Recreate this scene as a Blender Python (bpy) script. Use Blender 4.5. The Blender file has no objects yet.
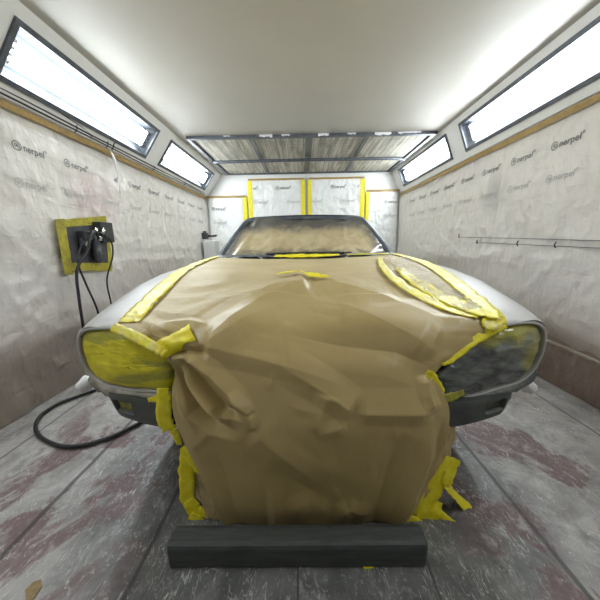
import bpy, bmesh, math, random
import numpy as np
from mathutils import Vector, Matrix, noise as mnoise

random.seed(4)
C = bpy.context.scene.collection
PI = math.pi

# ------------------------------------------------------------------ camera
F = 280.0; CZ = 1.05
PITCH = math.radians(11.5); YAW = math.radians(0.6); ROLL = math.radians(1.0)

def ray(px, py):
    x = px-300.0; y = 300.0-py
    c, s = math.cos(ROLL), math.sin(ROLL)
    x, y = x*c+y*s, -x*s+y*c
    fw = F*math.cos(PITCH)+y*math.sin(PITCH); up = y*math.cos(PITCH)-F*math.sin(PITCH)
    return Vector((x*math.cos(YAW)-fw*math.sin(YAW), x*math.sin(YAW)+fw*math.cos(YAW), up))

def at(px, py, y=None, x=None, z=None):
    r = ray(px, py)
    t = y/r.y if y is not None else x/r.x if x is not None else (z-CZ)/r.z
    return Vector((r.x*t, r.y*t, CZ+r.z*t))

def project(P):
    """world points (n,3) -> photo coordinates, used to lay the folds of the paper out"""
    X, Y, Z = P[:, 0], P[:, 1], P[:, 2]-CZ
    rx = X*math.cos(YAW)+Y*math.sin(YAW); fw = -X*math.sin(YAW)+Y*math.cos(YAW)
    d = fw*math.cos(PITCH)-Z*math.sin(PITCH); v = Z*math.cos(PITCH)+fw*math.sin(PITCH)
    a = rx/d*F; b = v/d*F
    c, s = math.cos(ROLL), math.sin(ROLL)
    return 300+a*c-b*s, 300-(a*s+b*c)

cam_data = bpy.data.cameras.new('camera')
cam = bpy.data.objects.new('camera', cam_data); C.objects.link(cam)
cam_data.sensor_width = 36; cam_data.sensor_fit = 'HORIZONTAL'
cam_data.lens = 36*F/600; cam_data.clip_start = 0.02
cam.location = (0, 0, CZ)
fwd = ray(300, 300).normalized()
right = (ray(301, 300)-ray(300, 300)).normalized()
up = right.cross(fwd)
cam.matrix_world = Matrix.Translation((0, 0, CZ)) @ Matrix((right, up, -fwd)).transposed().to_4x4()
bpy.context.scene.camera = cam

# ------------------------------------------------------------------ materials
class NT:
    def __init__(s, name):
        s.m = bpy.data.materials.new(name); s.m.use_nodes = True
        s.t = s.m.node_tree; s.t.nodes.clear()
        s.out = s.n('ShaderNodeOutputMaterial')
        s.tc = s.n('ShaderNodeTexCoord')
    def n(s, t, **k):
        x = s.t.nodes.new(t)
        for a, b in k.items(): setattr(x, a, b)
        return x
    def l(s, a, b): s.t.links.new(a, b)
    def val(s, sock, v):
        if hasattr(v, 'links') or isinstance(v, bpy.types.NodeSocket): s.l(v, sock)
        else: sock.default_value = v
    def mapping(s, scale=(1, 1, 1), rot=(0, 0, 0), src='Object'):
        m = s.n('ShaderNodeMapping'); s.l(s.tc.outputs[src], m.inputs[0])
        m.inputs['Scale'].default_value = scale; m.inputs['Rotation'].default_value = rot
        return m.outputs[0]
    def noise(s, vec, scale, detail=4, rough=.5, dist=0.0):
        x = s.n('ShaderNodeTexNoise'); s.l(vec, x.inputs['Vector'])
        x.inputs['Scale'].default_value = scale; x.inputs['Detail'].default_value = detail
        x.inputs['Roughness'].default_value = rough; x.inputs['Distortion'].default_value = dist
        return x.outputs['Fac']
    def voro(s, vec, scale, feature='DISTANCE_TO_EDGE'):
        x = s.n('ShaderNodeTexVoronoi', feature=feature); s.l(vec, x.inputs['Vector'])
        x.inputs['Scale'].default_value = scale
        return x.outputs['Distance']
    def math(s, op, a, b=0.0, c=0.0, clamp=False):
        x = s.n('ShaderNodeMath', operation=op, use_clamp=clamp)
        s.val(x.inputs[0], a); s.val(x.inputs[1], b); s.val(x.inputs[2], c)
        return x.outputs[0]
    def rng(s, v, a, b, c=0.0, d=1.0):
        x = s.n('ShaderNodeMapRange', interpolation_type='SMOOTHSTEP'); s.l(v, x.inputs[0])
        for i, q in enumerate((a, b, c, d)): x.inputs[i+1].default_value = q
        return x.outputs[0]
    def mix(s, f, a, b):
        x = s.n('ShaderNodeMix', data_type='RGBA')
        s.val(x.inputs[0], f)
        for k, v in ((6, a), (7, b)):
            if isinstance(v, tuple): x.inputs[k].default_value = (*v[:3], 1)
            else: s.l(v, x.inputs[k])
        return x.outputs[2]
    def bsdf(s, color, rough=.5, metal=0.0, spec=.5, coat=0.0):
        b = s.n('ShaderNodeBsdfPrincipled')
        if isinstance(color, tuple): b.inputs['Base Color'].default_value = (*color[:3], 1)
        else: s.l(color, b.inputs['Base Color'])
        s.val(b.inputs['Roughness'], rough); b.inputs['Metallic'].default_value = metal
        b.inputs['Specular IOR Level'].default_value = spec
        b.inputs['Coat Weight'].default_value = coat; b.inputs['Coat Roughness'].default_value = .15
        s.b = b; s.l(b.outputs[0], s.out.inputs[0])
        return b
    def bump(s, h, strength=.3, dist=.01):
        x = s.n('ShaderNodeBump'); s.l(h, x.inputs['Height'])
        x.inputs['Strength'].default_value = strength; x.inputs['Distance'].default_value = dist
        s.l(x.outputs[0], s.b.inputs['Normal'])

def plain(name, col, rough=.5, metal=0.0, var=.12, scale=12, spec=.5, bump=0.0, coat=0.0):
    t = NT(name); v = t.mapping()
    f = t.noise(v, scale, 5, .6)
    a = tuple(c*(1-var) for c in col); b = tuple(min(1, c*(1+var)) for c in col)
    t.bsdf(t.mix(t.rng(f, .3, .7), a, b), rough, metal, spec, coat)
    if bump: t.bump(t.noise(v, scale*5, 4, .6), bump, .004)
    return t.m

M = {}
M['cord'] = plain('dusted_cord', (.12, .115, .11), .6, var=.3, scale=6)
M['ceiling'] = plain('painted_ceiling', (.54, .515, .46), .55, var=.02, scale=2)
M['white_paint'] = plain('white_booth_paint', (.78, .77, .74), .4, var=.03, scale=3)
M['steel_frame'] = plain('blue_grey_steel', (.105, .115, .135), .42, .3, var=.25, scale=20)
M['dark_rubber'] = plain('dark_rubber', (.022, .022, .025), .5, var=.2, scale=20)
M['black_plastic'] = plain('black_plastic', (.03, .031, .035), .4, var=.2, scale=25)
M['chrome'] = plain('bright_metal', (.75, .75, .73), .25, 1.0, var=.05)
M['tube'] = None
M['ink'] = plain('dark_grey_ink', (.19, .19, .18), .5, var=.15, scale=80)
M['ink_faint'] = plain('faint_grey_ink', (.50, .485, .46), .5, var=.06, scale=60)
M['ochre_tape'] = plain('ochre_tape', (.36, .235, .075), .5, var=.15, scale=25, bump=.2)
M['white_plastic'] = plain('white_film', (.8, .8, .8), .3, var=.05, scale=20, bump=.5)
M['cardboard'] = plain('cardboard', (.27, .19, .09), .8, var=.2, scale=40)

def primer():
    t = NT('light_grey_primer'); v = t.mapping()
    f = t.noise(v, 4, 5, .6)
    g = t.noise(v, 60, 3, .6)
    c = t.mix(t.rng(f, .3, .7), (.41, .40, .395), (.45, .44, .43))
    t.bsdf(c, .38, 0, .4); t.bump(g, .04, .002); return t.m
M['primer'] = primer()

def dark_primer():
    t = NT('dark_slate_primer'); v = t.mapping()
    c = t.mix(t.rng(t.noise(v, 9, 6, .65), .35, .7), (.045, .055, .07), (.12, .135, .15))
    t.bsdf(c, .42, 0, .5); t.bump(t.noise(v, 40, 4, .6), .15, .004); return t.m
M['dark_primer'] = dark_primer()

def bumper_mat():
    t = NT('grey_green_bumper'); v = t.mapping()
    c = t.mix(t.rng(t.noise(v, 14, 5, .6), .3, .7), (.055, .062, .058), (.085, .092, .085))
    t.bsdf(c, .5); return t.m
M['bumper'] = bumper_mat()

def kraft(name, ca, cb, rough=.42, bump=.25, coat=.0, scale=9.0):
    t = NT(name); v = t.mapping()
    f = t.noise(v, 3.2, 5, .6, .3)
    fib = t.noise(t.mapping((40, 8, 8)), 9, 3, .6)
    c = t.mix(t.rng(f, .3, .7), ca, cb)
    c = t.mix(t.math('MULTIPLY', t.rng(fib, .4, .8), .12), c, tuple(x*.8 for x in ca))
    t.bsdf(c, rough, 0, .45, coat)
    w = t.voro(t.mapping((1, 1, 1)), scale, 'F1')
    h = t.math('ADD', t.math('MULTIPLY', w, .6), t.noise(v, scale*1.5, 4, .55, .6))
    t.bump(h, bump, .012); return t.m
M['kraft'] = kraft('kraft_masking_paper', (.405, .305, .13), (.45, .345, .155), .38, .10, 0, 4)
M['kraft_gloss'] = kraft('filmed_kraft_paper', (.45, .355, .185), (.53, .43, .24), .5, .45, .0, 9)
M['kraft_crumple'] = kraft('crumpled_kraft_paper', (.34, .25, .12), (.42, .32, .16), .5, .9, 0, 22)

def yellow(name='yellow_masking_tape', dirt=.15, coat=.0, film_=0.0):
    t = NT(name); v = t.mapping()
    f = t.noise(v, 25, 5, .65, .4)
    c = t.mix(t.rng(f, .35, .7), (.78, .66, .01), (.86, .78, .045))
    d = t.rng(t.noise(v, 11, 4, .6), .55, .8)
    c = t.mix(t.math('MULTIPLY', d, dirt), c, (.30, .28, .04))
    if film_: c = t.mix(t.math('MULTIPLY', t.rng(t.noise(v, 16, 4, .6, .6), .4, .7), film_), c, (.70, .62, .34))
    t.bsdf(c, .42, 0, .4, coat)
    t.bump(t.noise(v, 60, 5, .6, 1.0), .3, .006); return t.m
M['yellow'] = yellow()
M['yellow_dusty'] = plain('dusty_olive_yellow_tape', (.40, .35, .03), .5, var=.25, scale=18, bump=.3)
M['yellow_gloss'] = yellow('filmed_yellow_tape', .25, .15, .65)

def head_left():
    t = NT('yellow_tape_mask_with_grey_overspray'); v = t.mapping()
    st = t.noise(t.mapping((2.5, 2.5, 13)), 1.3, 3, .5, .8)
    c = t.mix(t.rng(t.noise(v, 20, 4, .6), .3, .7), (.60, .54, .012), (.78, .70, .03))
    c = t.mix(t.math('MULTIPLY', t.rng(st, .5, .66), .62), c, (.20, .20, .05))
    t.bsdf(c, .38, 0, .45, .15)
    t.bump(t.math('ADD', t.noise(t.mapping((4, 4, 15)), 2.0, 3, .5, .8), t.math('MULTIPLY', t.noise(v, 50, 3), .15)), .5, .02)
    return t.m
M['head_left'] = head_left()

def head_right(zlo, zhi):
    t = NT('glossy_grey_oversprayed_film'); v = t.mapping()
    s = t.n('ShaderNodeSeparateXYZ'); t.l(t.tc.outputs['Object'], s.inputs[0])
    n1 = t.noise(v, 9, 4, .5, .2)
    base = t.mix(t.rng(t.noise(t.mapping((5, 5, 12)), 1.6, 4, .55, .2), .35, .68), (.06, .07, .07), (.21, .235, .22))
    # overspray fades out towards the taped upper and outer edge
    e = t.math('ADD', t.math('MULTIPLY', t.math('SUBTRACT', s.outputs[2], zlo), 1/(zhi-zlo)), t.math('MULTIPLY', t.math('SUBTRACT', n1, .5), .7))
    up_ = t.rng(e, .60, .92)
    o = t.math('ADD', t.math('MULTIPLY', t.math('SUBTRACT', s.outputs[0], .80), 9), t.math('MULTIPLY', t.math('SUBTRACT', n1, .5), 2.0))
    m = t.math('MAXIMUM', up_, t.math('MULTIPLY', t.rng(o, .0, 1.0), .75))
    c = t.mix(t.math('MULTIPLY', m, .85), base, (.40, .37, .03))
    t.bsdf(c, .22, 0, .6, .7)
    t.bump(t.math('ADD', t.noise(t.mapping((3, 3, 7)), 3, 3, .5, .3), t.math('MULTIPLY', t.voro(t.mapping((1, 1, 1.8)), 13, 'F1'), .8)), .8, .018)
    return t.m

def film(name, tint=(.79, .745, .69), low=(.50, .43, .37), axis='Y', zsplit=.45):
    t = NT(name)
    s = t.n('ShaderNodeSeparateXYZ'); t.l(t.tc.outputs['Object'], s.inputs[0])
    v = t.mapping()
    n0 = t.noise(v, 1.1, 4, .6, .5)
    str_v = (8, 8, 1) if axis == 'Y' else (8, 8, 1)
    ver = t.noise(t.mapping((6, 6, .8)), 1.3, 3, .5, .4)
    dia = t.noise(t.mapping((3, 3, 8), (.65, .65, 0)), 1.3, 5, .6, .8)
    fine = t.noise(v, 22, 4, .6, 1.2)
    c = t.mix(t.rng(n0, .35, .7), tuple(x*.94 for x in tint), tint)
    # overspray patch and grey smudge, then the low tint towards the floor
    for (cx, cy, cz), rad, col, am in (((-1.78, 2.52, 1.42), .34, (.50, .32, .34), .55), ((1.84, 2.86, 1.47), .26, (.30, .30, .30), .5)):
        dd = t.n('ShaderNodeVectorMath', operation='DISTANCE'); t.l(v, dd.inputs[0]); dd.inputs[1].default_value = (cx, cy, cz)
        c = t.mix(t.math('MULTIPLY', t.rng(t.math('ADD', dd.outputs['Value'], t.math('MULTIPLY', t.math('SUBTRACT', ver, .5), .5)), 0, rad, 1, 0), am), c, col)
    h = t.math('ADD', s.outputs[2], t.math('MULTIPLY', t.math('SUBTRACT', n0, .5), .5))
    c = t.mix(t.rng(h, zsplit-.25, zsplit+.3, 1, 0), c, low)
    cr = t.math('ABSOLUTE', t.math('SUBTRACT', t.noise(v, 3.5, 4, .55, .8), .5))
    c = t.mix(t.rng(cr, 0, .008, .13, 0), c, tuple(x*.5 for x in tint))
    t.bsdf(c, .32, 0, .5, .15)
    wob = t.n('ShaderNodeVectorMath', operation='ADD'); nv_ = t.n('ShaderNodeTexNoise'); t.l(v, nv_.inputs['Vector']); nv_.inputs['Scale'].default_value = 3
    t.l(v, wob.inputs[0]); sc_ = t.n('ShaderNodeVectorMath', operation='SCALE'); t.l(nv_.outputs['Color'], sc_.inputs[0]); sc_.inputs['Scale'].default_value = .25; t.l(sc_.outputs[0], wob.inputs[1])
    def facets(scale, rot, k):
        mp_ = t.n('ShaderNodeMapping'); t.l(wob.outputs[0], mp_.inputs[0]); mp_.inputs['Scale'].default_value = scale; mp_.inputs['Rotation'].default_value = rot
        return t.voro(mp_.outputs[0], k, 'F1')
    f1 = facets((1, 1.0, .38), (.5, 0, 0), 7); f2 = facets((1, 1.2, .5), (-.7, 0, .2), 13); f3 = facets((1, .35, 1.3), (.1, 0, 0), 6)
    hh = t.math('ADD', t.math('MULTIPLY', ver, .5), t.math('MULTIPLY', dia, .5))
    for q_, a_ in ((f1, .75), (f2, .4), (f3, .5)): hh = t.math('ADD', hh, t.math('MULTIPLY', q_, a_))
    ridge = t.rng(f1, .55, .75)
    c2 = t.mix(t.math('MULTIPLY', t.rng(f2, .45, .8), .12), c, tuple(x*.6 for x in tint)); t.l(c2, t.b.inputs['Base Color'])
    hh = t.math('ADD', hh, t.math('MULTIPLY', fine, .15))
    t.bump(hh, .8, .035)
    return t.m
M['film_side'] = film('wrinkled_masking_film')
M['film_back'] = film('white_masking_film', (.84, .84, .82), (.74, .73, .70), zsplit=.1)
M['film_low'] = film('brown_dusted_film', (.42, .32, .265), (.34, .25, .205), zsplit=.1)

def floor_mat():
    t = NT('paint_dusted_floor_plates'); v = t.mapping()
    s = t.n('ShaderNodeSeparateXYZ'); t.l(t.tc.outputs['Object'], s.inputs[0])
    big = t.noise(v, 1.3, 5, .62, .6)
    med = t.noise(v, 6, 6, .65, .8)
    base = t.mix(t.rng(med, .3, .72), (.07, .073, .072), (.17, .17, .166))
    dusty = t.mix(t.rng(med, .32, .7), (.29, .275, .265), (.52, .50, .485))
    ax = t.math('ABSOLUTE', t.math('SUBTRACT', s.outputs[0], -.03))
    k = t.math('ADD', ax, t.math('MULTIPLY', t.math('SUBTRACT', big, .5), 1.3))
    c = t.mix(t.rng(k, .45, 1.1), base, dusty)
    # maroon paint spills with ragged edges
    mr = t.noise(t.mapping((1.5, .8, 1)), 2.1, 7, .66, .8)
    band = t.rng(t.math('ABSOLUTE', t.math('SUBTRACT', ax, 1.02)), .18, .62, 1, 0)
    mask = t.math('MULTIPLY', t.rng(t.math('ADD', mr, t.math('MULTIPLY', t.math('SUBTRACT', med, .5), .35)), .49, .57), band)
    c = t.mix(t.math('MULTIPLY', mask, .80), c, (.12, .05, .057))
    # scuffs and fibres: thin pale scratches in several directions
    def lines(rot, sc, w, amt, c, st=.16, dist=.35):
        nn = t.noise(t.mapping((1, st, 1), (0, 0, rot)), sc, 4, .6, dist)
        d = t.math('ABSOLUTE', t.math('SUBTRACT', nn, .5))
        msk = t.rng(t.noise(t.mapping((1, 1, 1), (0, 0, rot+1)), 4.3, 5, .7), .48, .64)
        f = t.math('MULTIPLY', t.math('MULTIPLY', t.rng(d, 0, w, 1, 0), msk), amt)
        return t.mix(f, c, (.80, .79, .77))
    c = lines(.5, 9, .007, .6, c, .3); c = lines(-.7, 10, .008, .6, c, .25); c = lines(-1.9, 16, .011, .55, c, .3)
    c = lines(1.5, 11, .009, .55, c, .3); c = lines(.9, 7, .005, .7, c, .4, .8); c = lines(-1.1, 14, .010, .55, c, .35, .6)
    sm = t.rng(t.noise(t.mapping((1, .8, 1), (0, 0, -.4)), 7, 9, .78, .2), .52, .70)
    c = t.mix(t.math('MULTIPLY', sm, .5), c, (.66, .645, .63))
    sp = t.rng(t.noise(v, 38, 5, .75), .56, .70)
    c = t.mix(t.math('MULTIPLY', sp, .35), c, (.70, .69, .67))
    dk = t.rng(t.noise(t.mapping((1.1, .8, 1), (0, 0, .2)), 6, 8, .72, .2), .52, .70)
    c = t.mix(t.math('MULTIPLY', dk, .45), c, (.075, .07, .07))
    # joints between the plates
    wob = t.math('MULTIPLY', t.math('SUBTRACT', t.noise(v, 1.7, 3), .5), .03)
    xx = t.math('ADD', s.outputs[0], wob)
    for x0, w in ((-1.55, .006), (-1.06, .012), (-.56, .008), (-.03, .004), (.40, .005), (.84, .010), (1.60, .006)):
        d = t.math('ABSOLUTE', t.math('SUBTRACT', xx, x0))
        c = t.mix(t.rng(d, w*.4, w*1.3, .75, 0), c, (.025, .024, .025))
    t.bsdf(c, t.rng(med, .3, .7, .38, .6), 0, .45)
    t.bump(t.math('ADD', med, t.math('MULTIPLY', t.noise(v, 30, 4, .6), .4)), .25, .01)
    return t.m
M['floor'] = floor_mat()

def beam_mat():
    t = NT('scuffed_dark_beam'); v = t.mapping()
    c = t.mix(t.rng(t.noise(t.mapping((2, 12, 12)), 5, 5, .6), .3, .7), (.040, .045, .044), (.068, .074, .072))
    sc = t.rng(t.noise(t.mapping((3, 14, 14), (0, .1, .1)), 12, 5, .7, .8), .6, .76)
    c = t.mix(t.math('MULTIPLY', sc, .35), c, (.22, .22, .21))
    t.bsdf(c, .55); t.bump(t.noise(t.mapping((2, 12, 12)), 20, 4), .15, .004); return t.m
M['beam'] = beam_mat()

def filter_mat():
    t = NT('dusty_ceiling_filter_mesh'); v = t.mapping()
    s = t.n('ShaderNodeSeparateXYZ'); t.l(t.tc.outputs['Object'], s.inputs[0])
    gx = t.math('ABSOLUTE', t.math('SUBTRACT', t.math('FRACT', t.math('MULTIPLY', s.outputs[0], 14)), .5))
    gy = t.math('ABSOLUTE', t.math('SUBTRACT', t.math('FRACT', t.math('MULTIPLY', s.outputs[1], 9)), .5))
    st = t.noise(t.mapping((9, .7, 1)), 2.4, 5, .65, .5)
    c = t.mix(t.rng(st, .33, .68), (.30, .28, .225), (.66, .63, .55))
    c = t.mix(t.rng(gx, .0, .10, .65, 0), c, (.12, .11, .09))
    c = t.mix(t.rng(gy, .0, .07, .4, 0), c, (.12, .11, .09))
    t.bsdf(c, .8); t.bump(t.noise(v, 30), .5, .01); return t.m
M['filter'] = filter_mat()

def ws_mat():
    t = NT('filmed_paper_with_grey_overspray'); v = t.mapping()
    s = t.n('ShaderNodeSeparateXYZ'); t.l(t.tc.outputs['Object'], s.inputs[0])
    n1 = t.noise(v, 5, 5, .6, .6)
    c = t.mix(t.rng(n1, .3, .7), (.40, .32, .175), (.55, .46, .28))
    e = t.math('ADD', s.outputs[2], t.math('MULTIPLY', t.math('SUBTRACT', n1, .5), .22))
    top = t.rng(e, 1.12, 1.25)
    low = t.rng(e, .95, 1.01, 1, 0)
    ax = t.math('ABSOLUTE', t.math('SUBTRACT', s.outputs[0], .028))
    sd = t.math('ADD', t.math('ADD', ax, t.math('MULTIPLY', s.outputs[2], .55)), t.math('MULTIPLY', t.math('SUBTRACT', n1, .5), .3))
    side = t.rng(sd, 1.16, 1.34)
    m = t.math('MAXIMUM', t.math('MAXIMUM', top, t.math('MULTIPLY', low, .6)), side)
    c = t.mix(t.math('MULTIPLY', m, .9), c, (.055, .06, .065))
    t.bsdf(c, .22, 0, .5, .6)
    t.bump(t.math('ADD', t.noise(v, 7, 4, .5, 1.2), t.math('MULTIPLY', t.voro(v, 9, 'F1'), .7)), .5, .02); return t.m
M['windscreen'] = ws_mat()

def emit(name, col, strength):
    t = NT(name); v = t.mapping()
    e = t.n('ShaderNodeEmission'); e.inputs[0].default_value = (*col, 1)
    s = t.rng(t.noise(v, 3, 1), .2, .8, strength*.97, strength)
    t.l(s, e.inputs[1]); t.l(e.outputs[0], t.out.inputs[0]); return t.m
M['tube'] = emit('fluorescent_tube', (.90, .96, 1.0), 40.0)
M['tube_fill'] = emit('dim_fill_fluorescent_tube', (.92, .95, .96), 27.0)  # weaker output, only for the added unseen pair nearest the viewer

def glass():
    t = NT('clear_lamp_glass'); v = t.mapping()
    tr = t.n('ShaderNodeBsdfTransparent'); tr.inputs[0].default_value = (.96, .98, .98, 1)
    gl = t.n('ShaderNodeBsdfGlossy'); gl.inputs['Roughness'].default_value = .08
    mx = t.n('ShaderNodeMixShader'); t.l(t.rng(t.noise(v, 5, 2), .3, .7, .04, .08), mx.inputs[0])
    t.l(tr.outputs[0], mx.inputs[1]); t.l(gl.outputs[0], mx.inputs[2]); t.l(mx.outputs[0], t.out.inputs[0]); return t.m
M['glass'] = glass()

def clear_film():
    t = NT('clear_plastic_film'); v = t.mapping()
    tr = t.n('ShaderNodeBsdfTransparent'); tr.inputs[0].default_value = (1, 1, 1, 1)
    b = t.bsdf((.62, .54, .36), .4, 0, .5, .1)
    t.bump(t.noise(v, 30, 4, .6, 1.4), .9, .012)
    mx = t.n('ShaderNodeMixShader'); t.l(t.rng(t.noise(v, 14, 4, .6, .8), .35, .7, .08, .35), mx.inputs[0])
    t.l(tr.outputs[0], mx.inputs[1]); t.l(b.outputs[0], mx.inputs[2]); t.l(mx.outputs[0], t.out.inputs[0]); return t.m
M['clear_film'] = clear_film()

# ------------------------------------------------------------------ mesh helpers
class MB:
    def __init__(s): s.v = []; s.f = []
    def quad(s, a, b, c, d):
        i = len(s.v); s.v += [tuple(a), tuple(b), tuple(c), tuple(d)]; s.f.append((i, i+1, i+2, i+3)); return s
    def box(s, lo, hi):
        x0, y0, z0 = lo; x1, y1, z1 = hi; i = len(s.v)
        s.v += [(x0, y0, z0), (x1, y0, z0), (x1, y1, z0), (x0, y1, z0), (x0, y0, z1), (x1, y0, z1), (x1, y1, z1), (x0, y1, z1)]
        s.f += [tuple(i+k for k in q) for q in ((0, 3, 2, 1), (4, 5, 6, 7), (0, 1, 5, 4), (1, 2, 6, 5), (2, 3, 7, 6), (3, 0, 4, 7))]
        return s
    def obox(s, o, ax, ay, az):
        """box from corner o with edge vectors"""
        o, ax, ay, az = map(Vector, (o, ax, ay, az)); i = len(s.v)
        for k in (0, 1):
            for p in (o, o+ax, o+ax+ay, o+ay): s.v.append(tuple(p+az*k))
        s.f += [tuple(i+k for k in q) for q in ((0, 3, 2, 1), (4, 5, 6, 7), (0, 1, 5, 4), (1, 2, 6, 5), (2, 3, 7, 6), (3, 0, 4, 7))]
        return s
    def grid(s, P, close=False):
        """P: rows x cols of points"""
        i = len(s.v); n = len(P); m = len(P[0])
        for r in P: s.v += [tuple(p) for p in r]
        for a in range(n-1):
            for b in range(m-1 if not close else m):
                c = (b+1) % m
                s.f.append((i+a*m+b, i+a*m+c, i+(a+1)*m+c, i+(a+1)*m+b))
        return s
    def tube(s, pts, r, seg=10, caps=True):
        pts = [Vector(p) for p in pts]; rows = []
        nrm = None
        for k, p in enumerate(pts):
            d = (pts[min(k+1, len(pts)-1)]-pts[max(k-1, 0)]).normalized()
            if nrm is None: nrm = d.orthogonal().normalized()
            nrm = (nrm-d*nrm.dot(d)).normalized(); bi = d.cross(nrm)
            rr = r[k] if isinstance(r, (list, tuple)) else r
            rows.append([p+(nrm*math.cos(2*PI*q/seg)+bi*math.sin(2*PI*q/seg))*rr for q in range(seg)])
        i = len(s.v); s.grid(rows, True)
        if caps:
            s.f.append(tuple(i+q for q in range(seg))[::-1]); j = i+(len(pts)-1)*seg
            s.f.append(tuple(j+q for q in range(seg)))
        return s
    def build(s, name, mat, parent=None, smooth=False, bevel=0, solid=0, sub=0, weld=False):
        me = bpy.data.meshes.new(name); me.from_pydata(s.v, [], s.f); me.update()
        me.materials.append(M[mat] if isinstance(mat, str) else mat)
        bm = bmesh.new(); bm.from_mesh(me)
        if weld: bmesh.ops.remove_doubles(bm, verts=bm.verts, dist=1e-5)
        bmesh.ops.recalc_face_normals(bm, faces=bm.faces); bm.to_mesh(me); bm.free()
        if smooth:
            for p in me.polygons: p.use_smooth = True
        o = bpy.data.objects.new(name, me); C.objects.link(o)
        if solid:
            q = o.modifiers.new('thick', 'SOLIDIFY'); q.thickness = solid; q.offset = 0
        if bevel:
            q = o.modifiers.new('bevel', 'BEVEL'); q.width = bevel; q.segments = 3; q.limit_method = 'ANGLE'
        if sub:
            q = o.modifiers.new('sub', 'SUBSURF'); q.levels = sub; q.render_levels = sub
        if parent:
            o.parent = parent; o.matrix_parent_inverse = parent.matrix_basis.inverted()
        return o

def tag(o, label, cat, group=None, kind=None):
    o['label'] = label; o['category'] = cat
    if group: o['group'] = group
    if kind: o['kind'] = kind
    return o
def struct(o): o['kind'] = 'structure'; return o
def empty(name, loc, label, cat, group=None):
    o = bpy.data.objects.new(name, None); C.objects.link(o); o.location = loc; o.empty_display_size = .1
    return tag(o, label, cat, group)

def cr(p, n):
    """catmull-rom through list of vectors, n per span"""
    p = [Vector(q) for q in p]; out = []
    for i in range(len(p)-1):
        a = p[i-1] if i else p[0]*2-p[1]; b = p[i]; c = p[i+1]; d = p[i+2] if i+2 < len(p) else p[-1]*2-p[-2]
        for k in range(n):
            t = k/n
            out.append(.5*((2*b)+(c-a)*t+(2*a-5*b+4*c-d)*t*t+(3*b-a-3*c+d)*t**3))
    out.append(p[-1]); return out
def interp(x, xs, ys): return float(np.interp(x, xs, ys))

# ------------------------------------------------------------------ room
XL, XR, YB, YF, H = -1.83, 1.89, 5.62, -1.8, 2.35
CL, CR = (-1.50, 2.35), (1.70, 2.35)       # upper edges of the sloping light coves
DL, DR = (-1.79, 1.945), (1.86, 1.945)     # lower edges

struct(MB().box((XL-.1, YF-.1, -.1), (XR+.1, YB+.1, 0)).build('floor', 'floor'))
struct(MB().box((XL-.1, YF-.1, H), (XR+.1, YB+.1, H+.1)).build('ceiling', 'ceiling'))
struct(MB().box((XL-.1, YF, 0), (XL, YB, H)).build('wall_left', 'white_paint'))
struct(MB().box((XR, YF, 0), (XR+.1, YB, H)).build('wall_right', 'white_paint'))
struct(MB().box((XL-.1, YB, 0), (XR+.1, YB+.1, H)).build('wall_back', 'white_paint'))
struct(MB().box((XL-.1, YF-.1, 0), (XR+.1, YF, H)).build('wall_front', 'white_paint'))

FIX = [(-.06, 1.50), (1.80, 3.36), (3.66, 5.30)]       # y ranges of the light fittings on either side; the first is added, out of view

def cove(name, top, low, sgn):
    """sloping panel with an opening per light fitting, and a little ledge under it"""
    t = Vector((top[0], 0, top[1])); b = Vector((low[0], 0, low[1])); d = b-t
    m = MB()
    def P(s, y): q = t+d*s; return (q.x, y, q.z)
    s0, s1 = .17, .82
    ys = [YF]
    for a, c in FIX: ys += [a, c]
    ys.append(YB)
    m.quad(P(0, YF), P(0, YB), P(s0, YB), P(s0, YF)); m.quad(P(s1, YF), P(s1, YB), P(1, YB), P(1, YF))
    for i in range(0, len(ys), 2): m.quad(P(s0, ys[i]), P(s0, ys[i+1]), P(s1, ys[i+1]), P(s1, ys[i]))
    wall = XL if sgn < 0 else XR
    m.quad((low[0], YF, low[1]), (low[0], YB, low[1]), (wall, YB, low[1]), (wall, YF, low[1]))
    return struct(m.build(name, 'white_paint', weld=True))
cove('trim_1', CL, DL, -1); cove('trim_2', CR, DR, 1)

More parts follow.
